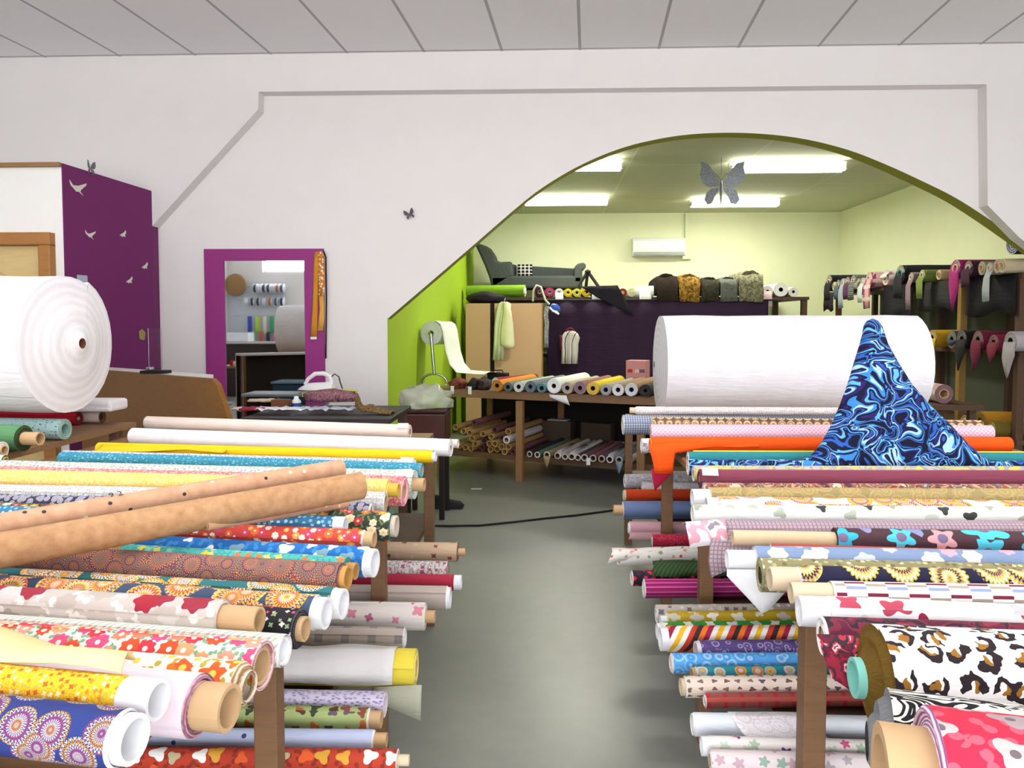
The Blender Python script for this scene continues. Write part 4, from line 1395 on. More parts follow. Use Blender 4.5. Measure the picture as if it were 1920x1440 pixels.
eroll('blush roll with a fuzzy brown open end beside the red roll', 192, 789, 11, 3.70, 1.3, fab('plain', 'e9d5cc'), ed=fab('fur', '8a6a4a', ('6a4a2e', '9a7a52', 'c0a47c'), 90), core=(-.005, 0, .55), cmat=plain('5a3a30', .8))
eroll('plain red roll peeping out under the giant roll at the left edge', 148, 788, 12, 3.62, 1.3, fab('plain', 'b8142c'), ed=edge('5a0c18', '8a1426'), core=(0, 0, .3))
eroll('pale aqua roll with small dark script-like print', 122, 812, 20, 3.16, 1.3, fab('dots', 'b3d3d3', ('7fa0a8', '4a6a78', '9fc4c4', 'c9e0dc'), 38, .2, rand=1, asp=2.2), ed=edge('7fa39a', 'bcd6cc'), core=(.002, 0, .62), cmat=plain('8fb0a6', .8))
eroll('dark green roll with a jutting tan tube at the left edge', 45, 834, 25, 2.86, 1.3, fab('plain', '5a8a5e'), ed=edge('2c3f22', '3d5230'), core=(.07, 0, .5), cmat=TUBE, core_label='jutting tan tube')
eroll('roll at the very left edge with only a tan tube tip showing', 4, 842, 17, 2.70, 1.2, fab('plain', '8fa37c'), core=(.01, 0, .5))
eroll('narrow white and black roll lowest at the left edge', 10, 858, 10, 2.58, 1.2, fab('plain', 'e4e2dc'), ed=edge('2a2a30', 'b9a868'), core=(.004, 0, .6), cmat=plain('c9b868', .8))
mb = MB()
q0, q1 = at_y(120, 760, 3.68), at_y(225, 760, 3.68)
mb.box(((q0.x + q1.x) / 2, 3.68, .998), (q1.x - q0.x, .16, .055), 0, None, .014)
one('folded_wadding', 'flat folded white wadding block behind the giant roll at the left edge', 'wadding', mb, WAD)

# ------------------------------------------------------------------ counter with the brown front
CB = wood('5c3a14', '7a501e', .7, .35)
p0, p1 = at_z(150, 691, 1.10), at_z(396, 710, 1.10)
p0.z = p1.z = 1.10
ax = (p1 - p0).normalized()
nb = Vector((-ax.y, ax.x, 0))
if nb.y < 0:
    nb = -nb
t = thing('counter', 'brown wooden counter with a slanting right end, between the giant roll and the purple mirror', 'counter', ((p0.x + p1.x) / 2, (p0.y + p1.y) / 2, 0))
mb = MB()
mb.prism([p0, p1, p1 + ax * .05 + Vector((0, 0, -.03)), p1 + ax * .19 + Vector((0, 0, -.28)), p1 + ax * .19 + Vector((0, 0, -1.1)), p0 - Vector((0, 0, 1.1))], nb * .03)
mb.build('front_panel', CB, t)
mb = MB()
mb.prism([p0 + nb * .0305 - Vector((0, 0, .03)), p1 + nb * .0305 - Vector((0, 0, .03)), p1 + nb * .0305 - Vector((0, 0, 1.1)), p0 + nb * .0305 - Vector((0, 0, 1.1))], nb * .006)
mb.build('inner_lining', plain('2a1f1a', .7), t)
mb = MB()
mb.prism([p0 + nb * .038 + Vector((0, 0, -.021)), p1 - ax * .3 + nb * .038 + Vector((0, 0, -.021)), p1 - ax * .3 + nb * .2 + Vector((0, 0, -.021)), p0 + nb * .2 + Vector((0, 0, -.021))], Vector((0, 0, .02)))
mb.build('counter_top', plain('d9d6d2', .5), t)
for q in (p0 + ax * .03, p1 - ax * .34):
    mb = MB()
    mb.prism([q + nb * .038 + Vector((0, 0, -1.1)), q + nb * .19 + Vector((0, 0, -1.1)), q + nb * .19 + Vector((0, 0, -.022)), q + nb * .038 + Vector((0, 0, -.022))], ax * .025)
    mb.build('side_panel', CB, t)
c0 = at_z(276, 702, 1.10)
t = thing('card_stand', 'clear upright display stand with a black base on the brown counter', 'display stand', (c0.x, c0.y + .1, 1.10))
mb = MB()
mb.box((c0.x, c0.y + .1, 1.109), (.15, .09, .018), 0, None, .004)
mb.build('base', BLACK, t)
mb = MB()
mb.box((c0.x - .035, c0.y + .1, 1.128), (.03, .04, .02), 0, None, .004)
mb.build('clip', METAL, t)
g = G('clear_acrylic', .05)
g.b.inputs['Transmission Weight'].default_value = 1
g.b.inputs['IOR'].default_value = 1.3
ACR = g.out(H('f4f6f8'))
mb = MB()
mb.box((c0.x, c0.y + .1, 1.25), (.08, .004, .23))
mb.build('clear_panel', ACR, t)

# ------------------------------------------------------------------ mirror on the wall
mx0, mx1 = at_y(387, 600, YP).x, at_y(609, 600, YP).x
gx0, gx1 = at_y(423, 600, YP).x, at_y(573, 600, YP).x
mz1, gz1 = at_y(500, 467, YP).z, at_y(500, 489, YP).z
mz0, gz0 = .50, .58
t = thing('wall_mirror', 'tall mirror in a wide purple frame on the white wall', 'mirror', ((mx0 + mx1) / 2, YP, mz0))
mb = MB()
yy = YP - .012
for a, b, c, d in ((mx0, gx0, mz0, mz1), (gx1, mx1, mz0, mz1), (gx0, gx1, gz1, mz1), (gx0, gx1, mz0, gz0)):
    mb.box(((a + b) / 2, yy, (c + d) / 2), (b - a, .024, d - c))
mb.build('frame', PURPLE2, t)
mb = MB()
mb.box(((gx0 + gx1) / 2, YP - .006, (gz0 + gz1) / 2), (gx1 - gx0 - .002, .008, gz1 - gz0 - .002))
g = G('mirror_glass', .02, 1.0)
mb.build('mirror_glass', g.out(H('e9eeee')), t)
# tie-like scarf and cord hung over the frame's corner
t = thing('hanging_scarf', 'ochre and orange floral scarf hung over the right corner of the purple mirror frame', 'scarf', at_y(596, 470, 6.14))
OCH = fab('plain', 'c98a22')
ys = 6.145
def strip(pxs, yw, m, name, lab=None, nw=5):
    P = []
    for k, (px0, px1, py) in enumerate(pxs):
        row = []
        for j in range(nw):
            q = at_y(px0 + (px1 - px0) * j / (nw - 1), py, yw)
            q.y += .004 * math.sin(k * 1.3 + j * 1.7)
            row.append(q)
        P.append(row)
    return cloth(t, name, P, m, solid=.002, lab=lab)
strip([(590, 598, 472), (588, 597, 500), (587, 596, 540), (586, 596, 580), (584, 595, 610), (583, 594, 632)], ys, OCH, 'ochre_band')
strip([(597, 606, 471), (597, 608, 500), (597, 609, 530), (597, 608, 555)], ys - .006, fab('flower', 'c97a2a', ('efe8dc', 'e4d4c0', 'f4ece0'), 36, .4, 5), 'floral_band')
strip([(598, 607, 555), (599, 608, 580), (597, 608, 600), (595, 606, 620)], ys - .004, fab('plain', 'd9a04a'), 'folded_tail')
mb = MB()
q = at_y(588, 634, ys - .004)
mb.box(q, (.05, .003, .02))
mb.build('white_label', PAPER, t)
mb = MB()
mb.tube([at_y(606, 470, ys - .012), at_y(611, 482, ys), at_y(612, 560, ys), at_y(611, 672, ys)], .006, 6)
mb.build('black_cord', BLACK, t)

# ------------------------------------------------------------------ wall decorations
def flat_shape(name, lab, cat, group, pts, origin, e1, e2, nrm, th, mat):
    mb = MB()
    mb.prism([Vector(origin) + Vector(e1) * a + Vector(e2) * b for a, b in pts], Vector(nrm) * th)
    return one(name, lab, cat, mb, mat, group)


BIRD = [(-.5, .45), (-.3, .1), (.0, .15), (.5, .5), (.45, .3), (.2, -.05), (.1, -.25), (.28, -.55), (.02, -.3), (-.12, -.35), (-.25, -.15), (-.42, .05)]
BIRD2 = [(-.3, -.35), (-.1, -.05), (.1, .1), (.35, .5), (.38, .15), (.25, -.1), (.3, -.4), (.1, -.3), (-.05, -.45), (-.12, -.3)]
for px, py, s, sh, lab in ((146, 352, 24, BIRD, 'largest white bird cutout, top left on the purple wall'), (169, 440, 15, BIRD, 'small white bird cutout on the purple wall straight below the largest one'),
                           (229, 438, 14, BIRD2, 'small white bird cutout on the purple wall, level with the one nearest the door'), (270, 498, 14, BIRD2, 'small white bird cutout closest to the inner corner of the purple wall'),
                           (241, 525, 14, BIRD2, 'lowest small white bird cutout on the purple wall')):
    o = on_purple(px, py)
    k = s / ppm(o)
    flat_shape('bird_decal', lab, 'wall decoration', 'white bird cutouts on the purple wall', [(a * k * 1.9, b * k) for a, b in sh], o, WE, (0, 0, 1), WN, .004, plain('d9dccb', .8))
o = on_purple(154, 535)
flat_shape('paper_note', 'small white and blue paper note on the purple wall just above the giant roll', 'note', None, [(-.05, -.07), (.05, -.07), (.05, .07), (-.05, .07)], o, WE, (0, 0, 1), WN, .003, plain('b9bcd0', .8))
o = on_purple(266, 629)
flat_shape('gold_ornament', 'tiny gold ornament low on the purple wall', 'wall decoration', None, [(-.03, -.03), (.02, -.04), (.04, .02), (0, .05), (-.04, .03)], o, WE, (0, 0, 1), WN, .006, plain('9a8a4a', .6))


def butterfly(name, lab, c, w, e1, e2, nrm, mat, bodymat, tilt=0.0, string=None):
    c, e1, e2, nrm = Vector(c), Vector(e1), Vector(e2), Vector(nrm)
    t = thing(name, lab, 'butterfly ornament', c)
    up = [(.04, .04), (.16, .30), (.34, .52), (.52, .56), (.50, .42), (.54, .26), (.46, .04), (.30, -.04), (.06, -.02)]
    lo = [(.05, -.04), (.24, -.06), (.36, -.16), (.42, -.34), (.34, -.46), (.22, -.42), (.16, -.26), (.08, -.14)]
    for poly, nm in ((up, 'upper_wing'), (lo, 'lower_wing')):
        for s in (-1, 1):
            mb = MB()
            pts = [c + e1 * (s * a * w) + e2 * (b * w) + nrm * (abs(a) * w * .25) for a, b in poly]
            if s < 0:
                pts = pts[::-1]
            mb.prism(pts, nrm * .004)
            mb.build(nm, mat, t)
    mb = MB()
    mb.tube([c + e2 * (w * a) for a in (.14, .06, -.1, -.3, -.5)], [.01 * w * 2, .03 * w, .035 * w, .025 * w, .006 * w], 8)
    for s in (-1, 1):
        mb.tube([c + e2 * (.12 * w), c + e2 * (.25 * w) + e1 * (s * .08 * w), c + e2 * (.3 * w) + e1 * (s * .15 * w)], .006 * w, 5)
    mb.build('body', bodymat, t)
    if string:
        mb = MB()
        mb.tube([c + e2 * (.1 * w), Vector(string)], .0025, 5)
        mb.build('hanging_string', plain('6a6a6a', .6), t)
    return t


g = G('glitter_grey', .35, .3)
nz = g.noise(g.ob(), 60, 3)[0]
GLIT = g.out(g.ramp(nz, [H('6f7480'), H('a9adb8'), H('7c7f8c')], False, [.3, .5, .7]))
bc = at_y(1352, 349, 8.0)
butterfly('hanging_butterfly', 'large glittery grey butterfly hanging from the stockroom ceiling under the lamps', bc, .42, (1, 0, 0), (0, 0, 1), (0, -1, 0), GLIT, plain('6a6f78', .4), string=(bc.x, bc.y, BCEIL - .002))
bc = at_y(768, 402, YP - .02)
butterfly('wall_butterfly', 'tiny dark butterfly on the white wall between the mirror and the arch', bc, .075, (.94, 0, .34), (-.34, 0, .94), (0, -1, 0), plain('5a5260', .6), BLACK)
bc = on_purple(168, 318)
bc.z += .01
butterfly('perched_butterfly', 'small grey butterfly perched on the top edge of the purple wall', bc, .09, (0, 1, 0), (0, 0, 1), (1, 0, 0), plain('6f6a74', .6), BLACK)

# ------------------------------------------------------------------ work table below the mirror
WT = .85
wx0, wx1, wy0, wy1 = -1.74, -.87, 4.36, 5.06
t = thing('work_table', 'black-edged work table full of scraps, behind the cream roll', 'table', ((wx0 + wx1) / 2, (wy0 + wy1) / 2, 0))
mb = MB()
mb.box(((wx0 + wx1) / 2, (wy0 + wy1) / 2, WT - .015), (wx1 - wx0, wy1 - wy0, .03), 0, None, .004)
mb.build('table_top', plain('2a2628', .5), t)
for x in (wx0 + .05, wx1 - .05):
    for y in (wy0 + .05, wy1 - .05):
        mb = MB()
        mb.box((x, y, (WT - .03) / 2), (.05, .05, WT - .031))
        mb.build('leg', DARKW, t)


def on(px, py, z=WT):
    return at_z(px, py, z)


k = 0
for px, py, w, d, col, ang, lab in ((465, 768, .17, .12, 'e9d8c4', .3, 'cream paper folded at the left end of the work table'), (478, 775, .16, .10, '9a2440', -.2, 'dark red cloth swatch on the work table by the counter'),
                                    (490, 765, .15, .08, 'c9b8a0', .5, 'beige cloth swatch lying askew on the work table by the counter')):
    p = on(px, py)
    mb = MB()
    P = [[p + Vector(((i / 6 - .5) * w, (j / 5 - .5) * d, .006 + .022 * k + .012 * noise.noise(Vector((i * .7, j * .8, k)))) ) for j in range(6)] for i in range(7)]
    tt = thing('fabric_swatch', lab, 'swatch', p, 'swatches at the left end of the work table')
    cloth(tt, 'cloth', P, fab('plain', col), solid=.012)
    k += 1
p = on(525, 768)
mb = MB()
mb.box(p + Vector((0, .03, .032)), (.11, .08, .06), 0, None, .003)
one('small_box', 'small brown cardboard box on the work table', 'box', mb, plain('6a4028', .7))
p = on(553, 766)
t = thing('thread_bottle', 'small white and blue pack standing on the work table right of the brown box', 'pack', p + Vector((0, .03, 0)))
mb = MB()
mb.lathe(p + Vector((0, .03, 0)), (0, 0, 1), [(0, 0), (0, .028), (.045, .03), (.06, .016), (.075, .014), (.078, 0)], 16)
mb.build('pack_body', PAPER, t)
mb = MB()
mb.lathe(p + Vector((0, .03, .012)), (0, 0, 1), [(0, .0305), (.022, .0315)], 16)
mb.build('blue_label', plain('2d4f96', .6), t)
for i, (px, py, w, d, lab, col) in enumerate(((530, 776, .30, .12, 'crumpled white tissue at the front of the work table', 'e4e8f2'), (615, 776, .32, .10, 'shiny grey plastic wrap under the purple print cloth', 'aeb4c4'))):
    p = on(px, py)
    tt = thing('crumpled_sheet', lab, 'sheet', p)
    P = [[p + Vector(((a / 14 - .5) * w, (b / 7 - .5) * d, .012 + .02 * (1 + noise.noise(Vector((a * .8, b * .9, i * 5)))))) for b in range(8)] for a in range(15)]
    cloth(tt, 'cloth', P, plain(col, .35), solid=.003)
p = on(618, 768)
mb = MB()
blob(mb, p + Vector((0, .05, .075)), (.36, .15, .10), 3, .28, 2.2)
one('print_cloth', 'crumpled purple and brown print cloth heaped on the work table', 'cloth', mb, fab('noise', '6a4a56', ('5a3a4a', '8a5a52', '6a4a6a', 'a9786a', '3f2f3a', '7a3f6a'), 60))
p = on(700, 776)
tt = thing('fur_scrap', 'brown fur scrap with a raised left tip at the right end of the work table', 'fur', p)
P = []
for a in range(15):
    q = a / 14
    row = []
    for b in range(8):
        s = b / 7 - .5
        h = .015 + .10 * max(0, 1 - q * 5) + .045 * math.exp(-((q - .35) / .25) ** 2)
        row.append(p + Vector((-.1 + q * .22, s * (.06 + .1 * q), h * (1 - 1.2 * abs(s)) + .01 * noise.noise(Vector((a, b, 0)) * .9))))
    P.append(row)
cloth(tt, 'pelt', P, fab('fur', '6a5236', ('4a3420', '8a6a3f', 'b49a6a'), 70), solid=.012, rough=.01)

# ironing board and iron by the wall
iz = .88
i0, i1 = at_y(470, 745, 5.45), at_y(668, 750, 5.45)
t = thing('ironing_board', 'ironing board with a grey end and lime green cover beneath the iron', 'ironing board', ((i0.x + i1.x) / 2, 5.45, 0))
mb = MB()
xs_ = [i0.x + .42 + (i1.x - i0.x - .42) * q / 12 for q in range(13)]
up = [Vector((x, 5.45 + .15 * math.sqrt(max(.02, 1 - max(0, (q / 12 - .45) / .58) ** 2)), iz)) for q, x in enumerate(xs_)]
dn = [Vector((p.x, 10.9 - p.y, p.z)) for p in reversed(up)]
mb.prism(dn + up, Vector((0, 0, .03)))
mb.build('cover', fab('plain', 'bcd62a'), t)
mb = MB()
mb.box((i0.x + .2, 5.45, iz + .008), (.44, .26, .02), 0, None, .004)
mb.build('iron_rest', plain('6a7074', .4, .3), t)
for s in (-1, 1):
    mb = MB()
    mb.tube([Vector(((i0.x + i1.x) / 2 + s * .32, 5.45 + s * .06, .012)), Vector(((i0.x + i1.x) / 2 - s * .22, 5.45 + s * .06, iz - .002))], .012, 8)
    mb.build('leg', plain('b4b6ba', .4, .6), t)
ip = at_y(594, 748, 5.45)
ib = iz + .031
t = thing('clothes_iron', 'white steam iron with a grey cord standing on the ironing board', 'iron', (ip.x, 5.45, ib))
def iron_section(x, hw, z0, z1, n=10):
    return [Vector((ip.x + x, 5.45 + hw * math.cos(PI * k / n) , ib + z0 + (z1 - z0) * math.sin(PI * k / n))) for k in range(n + 1)]
mb = MB()
mb.grid([iron_section(x, hw, .008, h) for x, hw, h in ((-.135, .004, .012), (-.11, .025, .03), (-.06, .045, .055), (0, .055, .06), (.06, .056, .062), (.11, .052, .07), (.122, .045, .06))], 0)
b_ = iron_section(.122, .045, .008, .06)
i_ = len(mb.v)
mb.v += b_
mb.face(range(i_, i_ + len(b_)), 0, [(0, 0)] * len(b_))
mb.build('iron_body', plain('f0eff2', .3), t)
mb = MB()
mb.tube([Vector((ip.x + x, 5.45, ib + z)) for x, z in ((-.085, .045), (-.06, .085), (-.01, .122), (.05, .125), (.095, .105), (.108, .06))], [.012, .014, .016, .016, .015, .014], 10)
mb.build('handle', plain('f0eff2', .3), t)
mb = MB()
mb.grid([[Vector((ip.x + x, 5.45 + s * hw, ib + .003)) for s in (-1, 1)] for x, hw in ((-.14, .002), (-.11, .028), (-.06, .048), (0, .058), (.12, .056))], 0)
mb.build('sole_plate', METAL, t, solid=.006)
mb = MB()
mb.tube([Vector((ip.x + x, 5.45 + y, ib + z)) for x, y, z in ((.105, 0, .10), (.13, .01, .12), (.155, .02, .10), (.165, .03, .05), (.17, .06, .012))], .005, 6)
mb.build('cord', plain('3a3a40', .6), t)

# brown chest with a plastic bag, beside the green wall
e0 = at_y(756, 770, 5.4)
t = thing('storage_chest', 'dark red-brown chest in front of the green wall, under the clear plastic bag', 'chest', (e0.x + .16, 5.55, 0))
mb = MB()
mb.box((e0.x + .15, 5.55, .65), (.30, .34, .22), 0, None, .015)
mb.build('chest_body', plain('43201a', .45), t)
for x in (.03, .27):
    for y in (5.41, 5.69):
        mb = MB()
        mb.box((e0.x + x, y, .27), (.035, .035, .54))
        mb.build('leg', plain('1c1412', .6), t)
mb = MB()
mb.box((e0.x + .15, 5.55, .775), (.32, .36, .03), 0, None, .01)
mb.build('lid', plain('381a15', .45), t)
g = G('clear_plastic', .15)
g.b.inputs['Transmission Weight'].default_value = .55
g.b.inputs['IOR'].default_value = 1.2
PLAS = g.out(H('e6ead8'))
mb = MB()
blob(mb, (e0.x + .15, 5.52, .845), (.36, .34, .20), 5, .5, 3.2)
one('plastic_bag', 'crinkled clear plastic bag of pale scraps on top of the brown chest', 'bag', mb, PLAS)

# ------------------------------------------------------------------ stock table behind the arch
BT = .79
f0, f1 = at_z(803, 728, BT), at_z(1222, 744, BT)
f0.z = f1.z = 0
fx = (f1 - f0).normalized()
fy = Vector((-fx.y, fx.x, 0))
fl = (f1 - f0).length


def fp(u, v, z):
    """point on the stock table: metres along its front edge, metres back"""
    return f0 + fx * u + fy * v + Vector((0, 0, z))


def fu(px, v, z):
    """u of the pixel column at depth v"""
    lo, hi = -1.0, 4.0
    for _ in range(40):
        m = (lo + hi) / 2
        p = fp(m, v, z)
        c = ROT.transposed() @ (p - CAM)
        if 960 + F * c.x / -c.z < px:
            lo = m
        else:
            hi = m
    return (lo + hi) / 2


RF = Matrix((fx, fy, Vector((0, 0, 1)))).transposed()
t = thing('stock_table', 'long brown wooden table with a lower shelf just behind the arch', 'table', fp(fl / 2, .55, 0))
tl = fl + .9
mb = MB()
mb.box(fp(tl / 2, .55, BT - .035), (tl, 1.1, .07), 0, RF)
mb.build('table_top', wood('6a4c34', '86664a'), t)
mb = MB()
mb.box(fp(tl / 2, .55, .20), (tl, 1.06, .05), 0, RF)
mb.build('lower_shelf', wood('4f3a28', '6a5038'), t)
for px in (830, 978, 1204):
    for v in (.02, 1.04):
        u = fu(px, 0.02, .4)
        for za, zb in ((0, .174), (.226, BT - .071)):
            pass
        mb = MB()
        mb.box(fp(u, v - (.035 if v < .5 else -.035), (BT - .08) / 2), (.062, .05, BT - .08), 0, RF)
        mb.build('leg', wood('7a5638', '97704a'), t)

GF = 'fabric rolls on the stock table'
FR = [(934, 11, 'c07a28', 'a8743a', 'ochre roll on the stock table, first from the red bundle', .25, 'e08a28'),
      (954, 9, '5a6058', '6a746a', 'slim dark grey-green roll on the stock table, next to the ochre one', .22, '6f7868'),
      (974, 10, 'c4c8c8', 'e4e8e4', 'pale green roll with a white ringed end on the stock table', .2, 'b4c0a8'),
      (996, 11, '5a6478', '7a8494', 'blue-grey roll with a dented end on the stock table', .2, '6f747c'),
      (1017, 9, '4f7a86', '6a8f9a', 'slim dusty teal roll on the stock table, left of the white one', .18, '5f8c96'),
      (1040, 14, 'f0eef0', 'ffffff', 'thick white roll in the middle of the stock table', .12, 'f2f4ec'),
      (1065, 11, 'a89c92', 'c4b8ae', 'beige roll on the stock table, right of the thick white roll', .08, 'b4ac94'),
      (1089, 12, '8a6a78', 'a98a98', 'mauve-brown roll on the stock table, left of the yellow one', .05, '96685a'),
      (1112, 12, 'd8b04a', 'e9c868', 'yellow roll on the stock table', .03, 'e8d02e'),
      (1137, 10, '9a98a4', 'c0bec8', 'grey roll with torn paper on the stock table, right of the yellow roll', 0, 'aaa69e'),
      (1160, 11, 'e4e4ec', 'f6f6fa', 'white-ended light brown roll, third from the right on the stock table', 0, '9a8468'),
      (1185, 12, 'd9dce8', 'f4f4fa', 'white-ended brown roll near the pink box on the stock table', -.02, 'a8845e'),
      (1211, 11, '2a262a', '4a444a', 'black roll at the right end of the stock table, against the giant white roll', -.02, '3a3438')]
last = None
for px, rp, c1, c2, lab, sl, body in FR:
    r = rp / 214
    u = fu(px, -.03, BT + r)
    if last is not None:
        u = max(u, last + .002)
    A = fp(u + (0), -.05, BT + r + .001)
    if last is not None and u - r < last:
        u = last + r
        A = fp(u, -.05, BT + r + .001)
    last = u + r
    d = (fy + fx * sl * 0.0 + fx * .0).normalized()
    roll(lab, GF, A, A + d * .85, r, fab('plain', body), edge(c1, c2, .006), core=(0, 0, -.02), cmat=plain('3a302a', .8))
A = fp(fu(1040, -.06, BT), -.06, BT - .0)
tt = thing('paper_flap', 'white cloth corner hanging off the stock table below the thick white roll', 'cloth', A)
drape(tt, fp(fu(1030, -.055, BT), -.055, BT - .01), fp(fu(1062, -.055, BT), -.055, BT - .01), [(0, 0, 0), (.01, -.006, -.04), (.03, -.008, -.085)], WCL, 'cloth', n=6, cut=lambda q: .3 + .7 * q)
mb = MB()
mb.box(fp(tl / 2, 1.085, .47), (tl - .06, .012, .48), 0, RF)
o = mb.build('shade_board', plain('1c1816', .9), [q for q in bpy.data.objects if q.name == 'stock_table'][0])  # dark board added to make the space under the table black
# bundles left of the rolls
for px, c, col, lab, d in ((905, .075, ('3a2a28', '2a2022', '4a3430'), 'dark brown cloth bundle on the stock table, left of the ochre roll', (.13, .35, .13)),
                           (886, .07, ('1c1a18', '2a2826', '0f0e0e'), 'black cloth bundle on the stock table, right of the rust cloth', (.12, .28, .12)),
                           (855, .06, ('6a3424', '823f2c', '4a2018'), 'rust brown cloth bundle at the left end of the stock table', (.17, .30, .12))):
    u = fu(px, .1, BT + .05)
    mb = MB()
    blob(mb, fp(u, .14, BT + d[2] * .30), d, int(px), .3, 2.0)
    one('cloth_bundle', lab, 'cloth bundle', mb, fab('noise', col[0], col, 50), 'cloth bundles on the stock table')
u = fu(930, .3, BT + .1)
roll('dark red roll lying slanted behind the ochre roll', GF, fp(u - .03, .35, BT + .047), fp(u + .12, 1.0, BT + .047), .045, fab('plain', '8a1e22'), core=(0, 0, .4))
for px, lab in ((848, 'white price card hanging from the left end of the stock table'), (881, 'white price card hanging from the stock table under the black bundle')):
    mb = MB()
    mb.box(fp(fu(px, -.004, BT - .03), -.004, BT - .005), (.034, .003, .07), 0, RF)
    one('price_card', lab, 'card', mb, PAPER)
# pink box with printing, plaid roll, pale roll at the back of the table
bp = fp(fu(1196, .92, BT + .1), .92, BT)
t = thing('cardboard_box', 'pink cardboard box with a red mark on the stock table beside the giant roll', 'box', bp)
mb = MB()
mb.box(bp + Vector((0, 0, .127)), (.19, .16, .25), 0, RF, .003)
mb.build('carton', plain('c98f90', .8), t)
for du, w, c in ((-.055, .045, 'b02a30'), (0, .012, 'e8dcd8'), (.02, .012, 'e8dcd8'), (.06, .05, '6a5a66')):
    mb = MB()
    mb.box(bp + fx * du - fy * .0815 + Vector((0, 0, .155)), (w, .002, .032), 0, RF)
    o = mb.build('printed_mark', plain(c, .7), t)
u0, u1 = fu(1046, .95, BT + .05), fu(1128, .95, BT + .05)
roll('rust and yellow plaid roll lying lengthwise at the back of the stock table', GF, fp(u0, 1.0, BT + .041), fp(u1, 1.0, BT + .041), .038, fab('check', 'b8763a', ('d9c04a', '5a3a4a'), 28, lw=.4), core=(0, 0, .5))
u2 = fu(1182, .95, BT + .05)
roll('plain pale grey roll lying lengthwise behind the yellow roll on the stock table', GF, fp(u1 + .02, 1.0, BT + .036), fp(u2 - .12, 1.0, BT + .036), .032, fab('plain', 'd8dad0'), core=(0, 0, .5))
mb = MB()
p = fp(fu(934, .8, BT + .05), .8, BT + .055)
mb.box(p, (.21, .1, .105), 0, RF, .012)
t = thing('black_case', 'black zipped case on the stock table in front of the tan cupboard', 'case', (p.x, p.y, BT))
mb.build('case_body', BLACK, t)
mb = MB()
mb.tube([p + Vector((-.05, 0, .052)), p + Vector((-.04, 0, .075)), p + Vector((.04, 0, .075)), p + Vector((.05, 0, .052))], .007, 6)
mb.build('handle', BLACK, t)

# paper roll on a metal stand
sb = fp(fu(814, .40, BT), .40, BT)
rc_ = Vector((sb.x - .03, sb.y, at_y(805, 625, sb.y).z))
t = thing('paper_dispenser', 'roll of white paper on a chrome stand in front of the green wall', 'paper roll', sb)
mb = MB()
arc = [sb + Vector((.13 * math.cos(PI * k / 14) , 0, .10 * math.sin(PI * k / 14) + .006)) for k in range(15)]
mb.tube(arc, .011, 10)
for s in (-1, 1):
    mb.tube([sb + Vector((s * .13, -.1, .008)), sb + Vector((s * .13, .12, .008))], .008, 8)
mb.build('stand_base', METAL, t)
mb = MB()
mb.tube([sb + Vector((.005, -.02, .105)), rc_ + Vector((.004, -.02, -.005))], .016, 12)
mb.build('pole', METAL, t)
axp = Vector((.30, .95, 0)).normalized()
mb = MB()
mb.tube([rc_ - axp * .03, rc_ + axp * .42], .018, 12)
mb.build('spindle', METAL, t)
mb = MB()
wound(mb, rc_, rc_ + axp * .36, .118, .026, 77, wob=.0)
mb.build('wound_paper', [PAPER, edge('d9d9de', 'f2f2f6', .004)], t)
perp = Vector((axp.y, -axp.x, 0))
path = [(.02, .119), (.06, .112), (.10, .085), (.125, .02), (.14, -.08), (.16, -.19), (.20, -.31), (.27, -.40), (.36, -.44), (.46, -.455), (.56, -.47)]
zt_ = BT + .07
P = [[rc_ + axp * (.36 * s / 6) + perp * a + Vector((0, 0, max(b, BT + .12 - rc_.z if a < .5 else BT + .12 - rc_.z) + .008 * math.sin(s + a * 9))) for s in range(7)] for a, b in path]
cloth(t, 'unrolled_paper', P, plain('eef2e6', .7), solid=.0015)

# cardboard tubes piled on the lower shelf
SHZ = .225
tubes = [(355, 610), (215, 645), (275, 675), (437, 697), (490, 685), (320, 690), (610, 675), (340, 730), (425, 750), (485, 725), (470, 772), (512, 770), (560, 730), (605, 747), (370, 775), (290, 805), (410, 825), (525, 805), (585, 795), (240, 790), (660, 832), (620, 838), (330, 835), (480, 838)]
BR = [(235, 838), (560, 842), (285, 842), (440, 842), (375, 842), (520, 842), (595, 842)]
pos = []
places = ['at the left of the pile', 'in the middle of the pile', 'near the table leg']
for i, (zx, zy) in enumerate(tubes):
    px, py = 800 + zx / 4, 640 + zy / 4
    v = RND.uniform(-.03, .10)
    u = fu(px, v, .35)
    pp = fp(u, v, 0)
    z = max(SHZ + .029, at_y(px, py, pp.y).z)
    u = min(u, fu(978, .02, .4) - .085)
    pos.append([u, z, v])
OB = fp(fu(956, -.02, .3) - .02, -.05, SHZ + .14)
ou = (OB - f0).dot(fx)
for it in range(120):
    for a in range(len(pos)):
        du, dz = pos[a][0] - ou, pos[a][1] - (SHZ + .14)
        d = math.hypot(du, dz)
        if d < .067:
            pos[a][0] += du / max(d, 1e-4) * (.067 - d)
            pos[a][1] += dz / max(d, 1e-4) * (.067 - d)
        for b in range(a):
            du, dz = pos[a][0] - pos[b][0], pos[a][1] - pos[b][1]
            d = math.hypot(du, dz)
            if d < .057:
                s = (.057 - d) / 2 / max(d, 1e-4)
                pos[a][0] += du * s
                pos[a][1] += dz * s
                pos[b][0] -= du * s
                pos[b][1] -= dz * s
        pos[a][1] = max(SHZ + .0285, pos[a][1])
        pos[a][0] = min(pos[a][0], fu(978, .02, .4) - .075)
